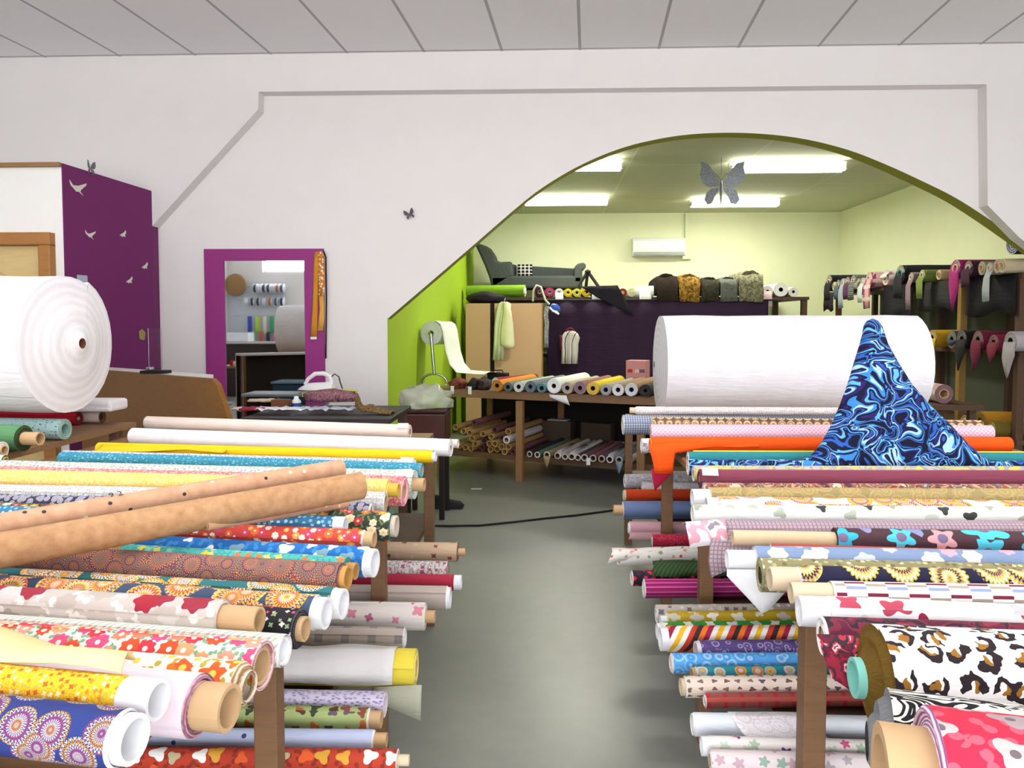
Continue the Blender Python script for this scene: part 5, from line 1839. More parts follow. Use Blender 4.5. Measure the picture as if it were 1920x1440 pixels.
for i, (u, z, v) in enumerate(pos):
    A = fp(u, v, z)
    mb = MB()
    pipe(mb, A, A + fy * .8, .0275, .021, 18)
    o = mb.build('cardboard_tube', wood('a5804e', 'bd9860', 3) if i % 4 else plain('7a4a52', .8))
    label(o, 'open cardboard tube in the pile on the stock table\'s lower shelf', 'tube', 'cardboard tubes on the lower shelf')
A = fp(fu(956, -.02, .3) - .02, -.05, SHZ + .14)
roll('white plastic-wrapped roll end against the middle leg of the stock table', 'rolls on the stock table\'s lower shelf', A, A + (fy + fx * .0 + Vector((0, 0, 0))).normalized() * .8, .035, fab('plain', 'd9d4d8'), core=(0, 0, .6), cmat=plain('8a7a6a', .8))
lows = [(775, '2a2a30', 'black roll, first right of the middle leg on the stock table shelf'), (832, '5f7a66', 'green roll, second right of the middle leg on the stock table shelf'), (905, 'a08a68', 'tan roll with a hanging point on the stock table shelf'),
        (985, 'd6d0c8', 'white roll with loose plastic, fourth from the middle leg on the shelf'), (1040, 'b4b0ac', 'grey-white roll, fifth from the middle leg on the shelf'), (1090, 'e0dcd8', 'bright white wrapped roll in the middle of the stock table shelf'), (1137, '4a444a', 'charcoal roll right of the bright white wrapped one on the shelf'),
        (1187, '7a4a5a', 'plum roll with a price card on the stock table shelf'), (1250, '8a5a62', 'dusky rose roll on the stock table shelf'), (1315, '6a5a66', 'mauve-grey roll on the stock table shelf'), (1375, 'd0ccd2', 'white roll with a torn wrapper near the right end of the shelf'), (1445, '7f95a4', 'blue-grey roll with a long hanging point on the shelf'), (1530, 'd9d6cc', 'cream wrapped roll, last at the right end of the shelf')]
for i, (zx, col, lab) in enumerate(lows):
    px = 800 + zx / 4
    r = .031 if i not in (0, 1, 4, 6) else .027
    u = fu(px, -.04, SHZ + r)
    if lab.startswith('cream wrapped'):
        u -= .012
    A = fp(u, -.05, SHZ + r + .001)
    t = roll(lab, 'rolls on the stock table\'s lower shelf', A, A + (fy + fx * 0 + Vector((0, 0, .0))).normalized() * .85, r, fab('plain', col), core=(0, 0, .68), cmat=plain('6a5240', .8), wob=.03)
    if i in (2, 11):
        drape(t, A + fx * -r + Vector((0, -.003, -.01)), A + fx * r + Vector((0, -.003, -.01)), [(0, 0, 0), (0, -.008, -.05), (0, -.008, -.11)], fab('plain', col), n=8, cut=lambda q: 1 - 1.7 * abs(q - .5))
    if i in (3, 5, 10):
        drape(t, A + fx * -r * .75 + fy * .05 + Vector((0, 0, r * 1.1)), A + fx * r * .75 + fy * .05 + Vector((0, 0, r * 1.1)), [tuple(fy * .35 + Vector((0, 0, .012))), (0, 0, 0), tuple(fy * -.03 + Vector((0, 0, -.02)))], plain('c9c6cc', .3), 'plastic_wrap', n=8, rough=.004)
    if i == 7:
        tag(t, A + Vector((.03, -.02, -.03)), .034, .06, 0)
for px0, px1, top, h, col, lab in ((1014, 1075, 772, .13, '5a4a3c', 'brown box at the back of the stock table shelf under a white leaflet'), (1094, 1150, 774, .13, '4a3c30', 'darker brown box at the back right of the stock table shelf')):
    u0, u1 = fu(px0, .95, .45), fu(px1, .95, .45)
    mb = MB()
    mb.box(fp((u0 + u1) / 2, .94, SHZ + .1 + .005), (u1 - u0, .16, .2), 0, RF, .004)
    one('storage_box', lab, 'box', mb, plain(col, .8))
u0, u1 = fu(1030, .93, .45), fu(1066, .93, .45)
mb = MB()
mb.box(fp((u0 + u1) / 2, .93, SHZ + .212), (u1 - u0, .10, .012), 0, RF)
one('leaflet', 'white leaflet lying on the brown box on the stock table shelf', 'paper', mb, plain('b4b8c4', .7))

# cable on the floor
mb = MB()
pts = [at_z(x, y, .008) for x, y in ((700, 984), (760, 984), (840, 986), (900, 985), (960, 979), (1020, 972), (1080, 966), (1140, 958), (1200, 948))]
for p in pts:
    p.z = .008
mb.tube(pts, .007, 8)
one('floor_cable', 'thin black cable lying across the aisle floor', 'cable', mb, BLACK)
mb = MB()
p = at_z(960, 917, .002)
mb.box((p.x - .3, p.y, .002), (.09, .03, .003))
one('paper_scrap', 'small white paper scrap on the floor before the stock table', 'paper', mb, PAPER)
p = at_z(838, 945, .03)
t = thing('shoe', 'black shoe lying on the floor in the shade beyond the left table', 'shoe', (p.x, p.y, 0))
mb = MB()
mb.grid([[Vector((p.x - .13 + a * .26, p.y + w * math.cos(PI * k / 8), .018 + h * math.sin(PI * k / 8))) for k in range(9)] for a, w, h in ((0, .01, .03), (.06, .035, .085), (.25, .04, .08), (.4, .042, .06), (.65, .048, .045), (.88, .04, .035), (1, .008, .012))])
mb.build('upper', BLACK, t)
mb = MB()
mb.box((p.x, p.y, .009), (.25, .08, .016), 0, None, .006)
mb.build('sole', plain('2a2a2a', .8), t)

# things standing behind the counter, seen in the mirror
mb = MB()
t = thing('low_stool', 'low dark stool behind the counter, only seen in the mirror', 'stool', (-2.34, 5.12, 0))
mb.box((-2.34, 5.12, .59), (.40, .32, .03))
mb.build('seat', DARKW, t)
for x in (-2.51, -2.17):
    for y in (4.99, 5.25):
        mb = MB()
        mb.box((x, y, .287), (.04, .04, .573))
        mb.build('leg', DARKW, t)
t = thing('storage_tub', 'teal plastic tub with a pale rim below the mirror, seen in its reflection', 'tub', (-2.34, 5.12, .606))
mb = MB()
mb.box((-2.34, 5.12, .716), (.36, .28, .22), 0, None, .02)
mb.build('tub_body', plain('2f4f5e', .4), t)
mb = MB()
mb.box((-2.34, 5.12, .838), (.38, .30, .022), 0, None, .008)
mb.build('lid', plain('7f98a6', .4), t)
# ------------------------------------------------------------------ racks round the stockroom walls
RZ = 1.74        # top of the rack along the back wall
RY0, RY1 = 10.5, 11.9
rx0, rx1 = at_y(886, 560, RY0).x, 3.55
t = thing('stock_rack', 'dark wooden rack along the stockroom back wall, the long grey sofa on top', 'rack', ((rx0 + rx1) / 2, (RY0 + RY1) / 2, 0))
mb = MB()
mb.box(((rx0 + rx1) / 2, (RY0 + RY1) / 2, RZ - .02), (rx1 - rx0, RY1 - RY0, .04))
mb.build('top_shelf', DARKW, t)
mb = MB()
mb.box(((rx0 + rx1) / 2, (RY0 + RY1) / 2, .9), (rx1 - rx0, RY1 - RY0 - .1, .04))
mb.build('middle_shelf', DARKW, t)
for x in (rx0 + .05, rx0 + 1.5, rx0 + 3.0, rx1 - .05):
    for y in (RY0 + .06, RY1 - .06):
        mb = MB()
        mb.box((x, y, (RZ - .041) / 2), (.07, .07, RZ - .041))
        mb.build('post', DARKW, t)

# dark curtain below the rack
c0, c1 = at_y(1026, 600, RY0 - .1), at_y(1440, 600, RY0 - .1)
P = []
for i in range(9):
    z = RZ - .05 - (RZ - .1) * i / 8
    P.append([Vector((c0.x + (c1.x - c0.x) * j / 60, RY0 - .1 + .016 * math.sin(j * .9) * (.4 + i / 10), z)) for j in range(61)])
tt = thing('curtain', 'dark plum curtain hanging from the stockroom rack behind the striped vest', 'curtain', (c0.x, RY0 - .1, 0))
cloth(tt, 'curtain_cloth', P, fab('plain', '2a1630'), solid=.004)
mb = MB()
mb.tube([Vector((c0.x - .05, RY0 - .1, RZ - .045)), Vector((c1.x + .05, RY0 - .1, RZ - .045))], .012, 8)
mb.build('rail', BLACK, tt)

# tan cupboard
cy = 9.5
a0, a1 = at_y(873, 600, cy), at_y(1018, 600, cy)
ct = at_y(940, 568, cy).z
t = thing('cupboard', 'plain tan cupboard in front of the green wall, cream shirt hanging on it', 'cupboard', ((a0.x + a1.x) / 2, cy + .3, 0))
mb = MB()
mb.box(((a0.x + a1.x) / 2, cy + .32, ct / 2), (a1.x - a0.x, .6, ct))
mb.build('carcass', plain('1f1a18', .8), t)
g0, g1 = at_y(919, 600, cy).x, at_y(927, 600, cy).x
TAN = plain('c8a27c', .6)
for x0, x1 in ((a0.x, g0), (g1, a1.x - .012)):
    mb = MB()
    mb.box(((x0 + x1) / 2, cy + .008, ct / 2 + .01), (x1 - x0, .022, ct - .03), 0, None, .003)
    d = mb.build('door', TAN, t)
    mb = MB()
    mb.lathe(((x1 - .04 if x0 == a0.x else x0 + .04), cy - .003, .78), (0, -1, 0), [(0, .012), (.012, .008), (.02, .016), (.03, 0)], 12)
    child(mb.build('knob', METAL, d), d)
mb = MB()
mb.box((a1.x - .004, cy + .30, ct / 2), (.012, .62, ct - .002))
mb.build('edge_strip', wood('8a5f2e', 'a87a3f'), t)
mb = MB()
b0 = at_y(913, 560, cy + .3)
blob(mb, (b0.x, cy + .3, ct + .05), (.52, .5, .20), 9, .25, 1.8)
one('dark_cover', 'heap of dark cloth lying on top of the tan cupboard', 'cloth', mb, fab('plain', '231a28'))

# cream shirt hung on the cupboard
def garment(name, lab, cat, y, outline, mat, seed=0, extra=None, stripe=None, pname='shirt_body'):
    """outline rows: py, px left, px right"""
    q = at_y((outline[0][1] + outline[0][2]) / 2, outline[0][0], y)
    t = thing(name, lab, cat, q)
    P = []
    for k, (py, xa, xb_) in enumerate(outline):
        row = []
        for j in range(15):
            s = j / 14
            p = at_y(xa + (xb_ - xa) * s, py, y)
            p.y += -.035 * math.sin(PI * s) - .014 * math.sin(s * 16 + seed) * min(1, k / 3)
            row.append(p)
        P.append(row)
    cloth(t, pname, P, mat, solid=.004)
    return t


SHM = fab('plain', 'e4e2b4')
t = garment('hanging_shirt', 'cream shirt with a loose sleeve hanging on the tan cupboard', 'shirt', cy - .05, [(566, 940, 952), (570, 934, 958), (585, 930, 957), (610, 927, 950), (640, 926, 946), (675, 924, 945)], fab('plain', 'd9dfb8'))
P = []
for k, (py, xa, xb_) in enumerate([(568, 944, 953), (585, 943, 959), (605, 940, 962), (630, 937, 964), (645, 938, 965), (653, 948, 964)]):
    P.append([at_y(xa + (xb_ - xa) * j / 8, py, cy - .1) + Vector((0, -.03 * math.sin(PI * j / 8), 0)) for j in range(9)])
cloth(t, 'sleeve', P, SHM, solid=.004)
mb = MB()
h0 = at_y(946, 566, cy - .05)
mb.tube([h0 + Vector((0, .0, 0)), h0 + Vector((0, 0, .03)), h0 + Vector((.012, .02, .045)), h0 + Vector((.0, .05, .04))], .005, 6)
mb.build('hanger_hook', METAL, t)

# striped vest on the curtain
vy = RY0 - .22
t = garment('hanging_vest', 'sleeveless white and black striped vest hanging before the dark curtain', 'vest', vy, [(620, 1063, 1076), (625, 1057, 1083), (633, 1053, 1087), (645, 1052, 1085), (660, 1053, 1084), (682, 1052, 1083)], fab('stripe', 'd4d0c8', ('d6d2ca', 'c2beb8', 'd6d2ca', 'cfcac4', '2a2428', 'd6d2ca', 'c4c0ba', 'd4d0c8'), 9, lw=0), pname='vest_body')
mb = MB()
n0 = at_y(1069, 619, vy)
mb.tube([n0 + Vector((-.05, 0, -.01)), n0 + Vector((-.02, -.02, .02)), n0 + Vector((.02, -.02, .02)), n0 + Vector((.05, 0, -.01))], .014, 8)
mb.build('dark_red_collar', fab('plain', '6a1f28'), t)
P = [[at_y(1049 + j * 1.0, py, vy - .01) + Vector((0, -.01 * math.sin(PI * j / 5), 0)) for j in range(6)] for py in (628, 636, 648, 655)]
cloth(t, 'lining', P, fab('plain', '5a1a26'), solid=.004)
# fringed grey scarf and blue cap at the cupboard's corner
t = thing('fringe_scarf', 'grey fringed scarf hanging down the right edge of the tan cupboard', 'scarf', at_y(1023, 575, cy - .02))
P = [[at_y(1020 + j * 1.6 + 1.2 * math.sin(py * .2 + j), py, cy - .03 - .012 * math.sin(j * 2)) for j in range(6)] for py in (574, 590, 606, 622, 638, 652)]
cloth(t, 'scarf_cloth', P, fab('noise', '8a8a88', ('a4a4a0', '55555a', 'c0c0bc', '3a3a3e'), 60), solid=.004, rough=.01)
mb = MB()
p = at_y(1040, 580, cy + .1)
blob(mb, p, (.14, .14, .13), 21, .2, 2)
t = thing('hanging_hat', 'blue and white knitted hat hanging beside the tan cupboard', 'hat', p)
mb.build('knitted_body', fab('bands', '2a4fa8', ('2f55b4', 'e4e4e4', '2a4a9a', '2f55b4'), 6), t)
mb = MB()
mb.tube([p + Vector((-.06, -.02, .02)), p + Vector((-.02, -.07, -.02)), p + Vector((.05, -.06, -.06))], .014, 8)
mb.build('white_strap', WHITE, t)
mb = MB()
q = [at_y(x, y, RY0 - .25) for x, y in ((999, 565), (1000, 545), (1006, 535), (1014, 538), (1018, 550), (1022, 562), (1030, 571))]
mb.tube(q, .014, 8)
one('hanging_hook', 'white bent cane-like hook hanging below the left end of the long grey sofa', 'hook', mb, plain('d9d6c4', .5))

# small rolls lying end-on along the rack
GB = 'rolls on the stockroom back rack'
small = [(1012, 552, 9, '4a1f30', 'dark wine'), (1030, 551, 9, 'a83a6a', 'magenta'), (1046, 552, 8, 'dfe4e4', 'white'), (1060, 551, 8, 'd9c428', 'bright yellow'), (1074, 552, 8, 'cfc84a', 'lime yellow'), (1089, 551, 9, 'e6bf1c', 'golden yellow'),
         (1109, 551, 9, 'e9eef0', 'bright white'), (1123, 553, 7, '3a3438', 'charcoal'), (1136, 552, 8, 'b8222c', 'red'), (1148, 553, 8, '8a2a2a', 'brick red'), (1156, 551, 8, 'c4c8a8', 'pale sage')]
last = None
for px, py, rp, col, nm in small:
    r = rp / 137
    x = at_y(px, py, RY0 - .02).x
    if last is not None:
        x = max(x, last + r + .003)
    last = x + r
    A = Vector((x, RY0 - .03, RZ + r + .001))
    t = roll('small %s roll lying end-on along the rack under the long grey sofa' % nm, GB, A, A + Vector((0, .5, 0)), r, fab('plain', col), edge(col, col, .01), core=(0, 0, .4), cmat=TUBEP)
    if px in (1046, 1109, 1136):
        drape(t, A + Vector((-r * .9, -.004, 0)), A + Vector((r * .9, -.004, 0)), [(0, 0, 0), (0, -.012, -.06), (0, -.012, -.12), (.02, -.012, -.18)], fab('plain', col), n=6)
A = Vector((at_y(984, 550, RY0 - .06).x, RY0 + .02, RZ + .085))
roll('bright green roll with a white core lying lengthwise at the left end of the rack', GB, A, A + Vector((-.8, .18, 0)), .084, fab('plain', '7fa82a'), edge('6a8f24', 'c4d89a', .01), core=(.01, 0, .5), cmat=WHITE)
A = Vector((at_y(1192, 555, RY0 - .02).x, RY0 + .03, RZ + .071))
roll('straw yellow roll lying lengthwise right of the small end-on rolls', GB, A, A + Vector((-.22, .02, 0)), .07, fab('plain', 'd4cf96'), edge('b8a84a', 'e4dca0', .01), core=(0, 0, .4))
A = Vector((at_y(1226, 555, RY0 - .02).x, RY0 + .02, RZ + .078))
t = roll('white roll with a hanging end lying lengthwise beside the dark fur', GB, A, A + Vector((-.24, .02, 0)), .076, fab('plain', 'e9ede4'), edge('cfd0c4', 'f4f4ee', .01), core=(0, 0, .45), cmat=plain('8a7a6a', .7))
drape(t, A + Vector((-.2, -.078, 0)), A + Vector((-.04, -.078, 0)), [(0, 0, 0), (0, -.008, -.08), (0, -.01, -.16)], fab('plain', 'e9ede4'), n=6)

# fur rolls
FU = [(1250, 20, ('1f1612', '33261c', '120d0a'), 'black-brown fur roll on the back rack'), (1284, 20, ('8a5f1c', 'b98a2e', '4a3210', 'd6ac50'), 'golden brown shaggy fur roll on the back rack'), (1318, 17, ('1c1a14', '33301f', '48452e'), 'very dark olive fur roll on the back rack'),
      (1348, 17, ('4a4f48', '6a6f66', '2a2e2a'), 'slate grey fur roll on the back rack'), (1380, 23, ('77745a', '9a9676', '55523e', 'b4b090'), 'large grey-green fur roll with a hanging end on the back rack')]
last = None
for px, rp, cols, lab in FU:
    r = rp / 137 * .96
    x = at_y(px, 555, RY0 - .05).x
    if last is not None:
        x = max(x, last + r + .01)
    last = x + r
    A = Vector((x, RY0 - .06, RZ + r + .03))
    m = fab('fur', cols[0], cols, 22)
    t = roll(lab, 'fur rolls on the stockroom back rack', A, A + Vector((0, .8, 0)), r, m, m, core=(-.02, 0, .3), cmat=BLACK, name='fur_roll', cat='fur roll', fur=.02, wob=.03)
    drape(t, A + Vector((-r * .98, .05, r * .55)), A + Vector((r * .98, .05, r * .55)), [(0, 0, .02), (0, -.06, .015), (0, -.10, -r * .5), (0, -.11, -r * 1.2), (0, -.11, -r * 1.8 - .06)], m, 'hanging_pelt', n=12, rough=.018)
x = last
for rp, col, lab in ((10, 'e4c4c4', 'pale pink roll beside the grey-green fur on the back rack'), (13, 'e9ece6', 'white roll with a dark core end right of the pale pink roll'), (9, 'd4cfc4', 'greyish white roll just left of the black cloth on the rack')):
    r = rp / 137
    x += r + .006
    A = Vector((x, RY0 - .03, RZ + r + .001))
    x += r
    t = roll(lab, GB, A, A + Vector((0, .9, 0)), r, fab('plain', col), edge(col, 'f6f4f0', .01), core=(0, 0, .3), cmat=BLACK)
    if rp == 10:
        drape(t, A + Vector((-r * .8, -.01, 0)), A + Vector((r * .8, -.01, 0)), [(0, 0, 0), (0, -.01, -.09), (0, -.01, -.2)], fab('plain', col), n=5)

# chaise longue on top of the rack
chy = 11.0
def cp(px, py, dy=0.0):
    return at_y(px, py, chy) + Vector((0, dy, 0))
CHM = fab('plain', '3d4241')
cz0 = RZ + .20
t = thing('chaise_longue', 'dark grey upholstered chaise longue with a high curved left end, up on the rack', 'sofa', (cp(990, 540).x, chy + .3, cz0))
sx0, sx1 = cp(920, 530).x, cp(1092, 530).x
sz0, sz1 = cp(990, 541).z, cp(990, 517).z
cz0 = sz0
mb = MB()
mb.box(((sx0 + sx1) / 2, chy + .3, (sz0 + sz1) / 2), (sx1 - sx0, .6, sz1 - sz0), 0, None, .03)
o = mb.build('seat', CHM, t)
mb = MB()
bz1 = cp(1030, 494).z
pts = [cp(955, 520), cp(955, 490), cp(966, 492), cp(985, 494), cp(1080, 499), cp(1085, 520)]
mb.prism([p + Vector((0, .47, 0)) for p in pts], Vector((0, .13, 0)))
mb.build('backrest', CHM, t, bevel=.02)
mb = MB()
pts = [(890, 457), (897, 456), (912, 461), (922, 467), (927, 477), (930, 487), (938, 491), (960, 490), (962, 518), (930, 538), (922, 538), (917, 520), (908, 496), (897, 472)]
mb.prism([cp(*p) for p in pts][::-1], Vector((0, .6, 0)))
mb.build('headrest', CHM, t, bevel=.03)
mb = MB()
pts = [(1078, 499), (1084, 494), (1094, 492), (1099, 496), (1098, 503), (1092, 506), (1092, 530), (1076, 530)]
mb.prism([cp(*p) for p in pts][::-1], Vector((0, .6, 0)))
mb.build('armrest', CHM, t, bevel=.02)
for x in (sx0 + .06, sx1 - .06):
    for y in (chy + .06, chy + .54):
        mb = MB()
        h = sz0 - RZ
        mb.lathe((x, y, RZ + .001), (0, 0, 1), [(0, .014), (h * .5, .02), (h, .028)], 12)
        mb.build('leg', BLACK, t)
cu = cp(982, 505)
t = thing('plaid_cushion', 'small black, white and red plaid cushion leaning on the grey chaise', 'cushion', cu)
mb = MB()
w2 = .115
P = []
for i in range(13):
    row = []
    for j in range(13):
        a, b = i / 12 * 2 - 1, j / 12 * 2 - 1
        row.append(Vector((cu.x + a * w2, chy + .42 - .05 * (1 - a ** 4) * (1 - b ** 4) + .0 , sz1 + .098 + b * w2 * .82)))
    P.append(row)
mb.grid(P, 0, lambda i, j: (i * .018, j * .018))
P2 = [[Vector((p.x, 2 * (chy + .42) - p.y, p.z)) for p in row] for row in P]
mb.grid(P2[::-1], 0, lambda i, j: (i * .018, j * .018))
mb.build('cushion_body', fab('check', '1d1c1c', ('e4e2dc', 'dcd8d0'), 18, lw=.22), t)
# black sheet and stand
t = thing('draped_sheet', 'black sheet draped slantwise over the rack right of the chaise', 'sheet', at_y(1140, 560, RY0 - .12))
P = []
for k, (ya, yb_) in enumerate(((537, 535), (541, 546), (545, 556), (549, 568), (553, 580), (557, 592))):
    P.append([at_y(1088 + 70 * j / 12 + k * 6 , ya + (yb_ - ya) * j / 12 + .0, RY0 - .15) + Vector((0, .012 * math.sin(j * 1.4 + k), 0)) for j in range(13)])
cloth(t, 'sheet_cloth', P, fab('plain', '1a1620'), solid=.004)
t = thing('folded_stand', 'black three-legged stand standing at the right foot of the chaise', 'stand', at_y(1102, 545, RY0 + .1))
tp = at_y(1102, 509, RY0 + .12)
for dx, dy in ((-.15, -.05), (.16, -.05), (-.02, .12)):
    mb = MB()
    mb.tube([tp, Vector((tp.x + dx, RY0 + .12 + dy, RZ + .12))], .022, 8)
    mb.build('leg', BLACK, t)
mb = MB()
mb.lathe(tp + Vector((0, 0, -.02)), (0, 0, 1), [(0, 0), (0, .04), (.03, .04), (.04, .015), (.05, 0)], 12)
mb.build('head', BLACK, t)

# ------------------------------------------------------------------ rack along the right wall
QX0, QX1, QY0, QY1 = 3.86, 4.46, 6.42, 10.42
SHELVES = (1.80, 1.16, .44)
POSTY = []


def clear(y, r):
    for p in POSTY:
        if abs(y - p) < r + .035:
            y = p - r - .036 if y < p else p + r + .036
    return y


t = thing('storage_rack', 'dark wooden rack along the stockroom right wall, cloth hanging over its shelves', 'rack', ((QX0 + QX1) / 2, (QY0 + QY1) / 2, 0))
for z, nm in zip(SHELVES, ('top_shelf', 'middle_shelf', 'bottom_shelf')):
    mb = MB()
    mb.box(((QX0 + QX1) / 2, (QY0 + QY1) / 2, z - .02), (QX1 - QX0, QY1 - QY0, .04))
    mb.build(nm, DARKW, t)
mb = MB()
mb.box((QX1 - .01, (QY0 + QY1) / 2, .95), (.015, QY1 - QY0, 1.7))
mb.build('shade_board', plain('6c7062', .8), t)  # added board; its grey-green stands in for shade on the pale wall
for y, x, m in ((at_x(1804, 600, QX0 + .03).y, QX0 + .03, wood('7a5c30', '94743f')), (QY0 + .05, QX0 + .03, DARKW), (at_x(1767, 580, QX1 - .1).y, QX1 - .1, DARKW), (at_x(1897, 580, QX1 - .1).y, QX1 - .1, DARKW), (QY1 - .05, QX0 + .03, DARKW), (QY1 - .05, QX1 - .1, DARKW)):
    for za, zb in ((.0, .399), (.441, 1.119), (1.161, 1.759)):
        pass
    mb = MB()
    mb.box((x, y, (SHELVES[0] - .041) / 2), (.06, .06, SHELVES[0] - .041))
    if x < 4:
        POSTY.append(y)
    mb.build('post', m, t)
GQ = 'rolls on the stockroom right-hand rack'
# px, radius (m), colour, hang length, label
Q = [(1458, .11, '1c1620', .28, 'black cloth roll at the far corner of the right-hand rack'), (1478, .06, 'c9c47a', 0, 'slim roll with a pale yellow core at the far corner of the rack'), (1510, .07, '4a5a6a', .22, 'slate blue roll with its end hanging, far part of the right-hand rack'),
     (1530, .075, '9aa4ae', .34, 'light grey roll with its end hanging, far part of the right-hand rack'), (1556, .08, '5a2a52', .24, 'plum roll with its end hanging on the right-hand rack'), (1580, .085, '5f6460', .26, 'dark grey ribbed roll on the right-hand rack, right of the plum one'),
     (1600, .06, '8a8a72', .1, 'khaki roll on the right-hand rack between ribbed grey and white ends'), (1616, .06, 'c4c8cc', .26, 'white-grey roll with its end hanging on the right-hand rack'), (1633, .09, 'c9a0a4', .38, 'pink roll with a square motif on its hanging end'),
     (1664, .085, 'd6c0c0', .05, 'thick blush pink roll end on the right-hand rack'), (1692, .10, '16161c', .30, 'black roll with a teal core on the right-hand rack'), (1712, .055, '7f6a6e', .36, 'mauve-grey roll with a long hanging end on the rack'), (1733, .06, '6a7a3a', .26, 'olive green roll with a square hanging end on the rack'),
     (1764, .05, 'b8a078', 0, 'tan-wrapped roll on the right-hand rack, left of the magenta cloth'), (1796, .085, '9a1f6a', .44, 'magenta roll with a long pointed hanging end on the rack'), (1820, .07, '3a1a30', .2, 'dark aubergine roll right of the magenta one on the rack'),
     (1845, .06, '8a8670', 0, 'beige tube-ended roll, left one of three above the pale hanging cloth'), (1858, .05, 'aab0b4', .30, 'roll with pale grey-blue cloth hanging from the right-hand rack'), (1872, .06, 'b09470', 0, 'tan tube-ended roll near the right rim of the arch'), (1890, .06, 'c4b89a', 0, 'pale tube-ended roll beside the right rim of the arch')]
prev = None
for px, r, col, hang, lab in Q:
    y = at_x(px, 520, QX0 - .1).y
    if prev is not None:
        y = min(y, prev - r - .004)
    prev = y - r
    if y - r < QY0 + .01:
        y = QY0 + r + .01
    if y > QY1 - r:
        y = QY1 - r
        prev = y - r
    A = Vector((QX0 - .12, y, SHELVES[0] + r + .001))
    big = r > .08
    m = fab('plain', col) if px not in (1580, 1633) else (fab('bands', col, ('7a7f7c', '3a3d3c', '8a8f8c', '4a4d4c'), 22) if px == 1580 else fab('check', col, ('a04a62', 'd9bcb4'), 7, lw=.3))
    t = roll(lab, GQ, A, A + Vector((.62, 0, 0)), r, m, edge(col, 'b4ac9c', .012), core=(.01, 0, .5), cmat=TUBE if hang == 0 else (plain('2f8a7a', .7) if px == 1692 else TUBEP))
    if hang:
        cutf = (lambda q: 1 - abs(q - .5) * 1.1) if px == 1796 else (lambda q: 1)
        drape(t, A + Vector((-.006, r * 1.0, r * .5)), A + Vector((-.006, -r * 1.0, r * .5)), [(.03, 0, r * .3), (-.02, 0, -hang * .33), (-.022, 0, -hang * .66), (-.016, 0, -hang)], m, n=8, cut=cutf, rough=.008)
# upper right: white and navy roll against the arch rim
A = Vector((QX0 - .05, QY0 + .06, SHELVES[0] + .24))
roll('white and navy roll lying on top of the tube ends by the arch rim', GQ, A, A + Vector((.5, 0, 0)), .09, fab('bands', 'c8ccdc', ('d4d6e2', 'd4d6e2', '1c2040', '1c2040'), 1.9), edge('22264a', 'c4c8d8', .02), core=(0, 0, .3), th0=.4)
# wide dark cloths hanging over the top shelf's edge between the roll ends
for i, (px0, px1, h, col, lab) in enumerate(((1462, 1545, .26, '221f26', 'wide black cloth hanging under the roll ends at the far end of the right-hand rack'), (1655, 1712, .40, '15141a', 'wide black cloth hanging below the thick blush pink roll on the rack'), (1722, 1790, .30, '2c2a2a', 'charcoal cloth hanging behind the olive cloth on the rack'), (1812, 1905, .36, '18161c', 'wide black cloth hanging below the tube ends by the arch rim'))):
    ya, yb_ = min(QY1, at_x(px0, 540, QX0 - .02).y), max(QY0, at_x(px1, 540, QX0 - .02).y)
    tt = thing('hanging_cloth', lab, 'cloth', (QX0, (ya + yb_) / 2, SHELVES[0] - h), 'dark cloths hanging on the right-hand rack')
    drape(tt, Vector((QX0 - .008, ya, SHELVES[0] - .002)), Vector((QX0 - .008, yb_, SHELVES[0] - .002)), [(0, 0, 0), (-.012, 0, -h * .3), (-.015, 0, -h * .65), (-.012, 0, -h)], fab('plain', col), 'cloth', n=20, rough=.008, cut=lambda q: .92 + .08 * math.sin(q * 7))
# middle shelf
M_ = [(1752, .085, 'b8901c', .22, 'ochre yellow roll with a hanging corner on the middle shelf of the rack'), (1782, .08, '3a4048', .05, 'slate roll on the middle shelf beside the ochre one'), (1806, .085, '1a1818', .30, 'black roll with a hanging point on the middle shelf of the rack'), (1838, .085, '6a1a34', .28, 'maroon roll with hanging cloth on the middle shelf'), (1872, .07, '7a2438', .18, 'wine red roll on the middle shelf right of the maroon one'), (1900, .085, 'a8a0a4', .32, 'pale grey roll with a looped hanging end on the middle shelf')]
prev = None
for px, r, col, hang, lab in M_:
    y = at_x(px, 630, QX0 - .1).y
    if prev is not None:
        y = min(y, prev - r - .004)
    y = clear(y, r)
    if prev is not None and y > prev - r - .004:
        y = clear(prev - r - .005, r)
    prev = y - r
    A = Vector((QX0 - .12, y, SHELVES[1] + r + .001))
    t = roll(lab, GQ, A, A + Vector((.54, 0, 0)), r, fab('plain', col), edge(col, '8a8478', .012), core=(0, 0, .4), cmat=BLACK)
    drape(t, A + Vector((-.006, r * .95, 0)), A + Vector((-.006, -r * .95, 0)), [(0, 0, 0), (-.02, 0, -hang * .33), (-.022, 0, -hang * .66), (-.016, 0, -hang)], fab('plain', col), n=8, cut=(lambda q: 1 - abs(q - .45) * 1.2), rough=.008)
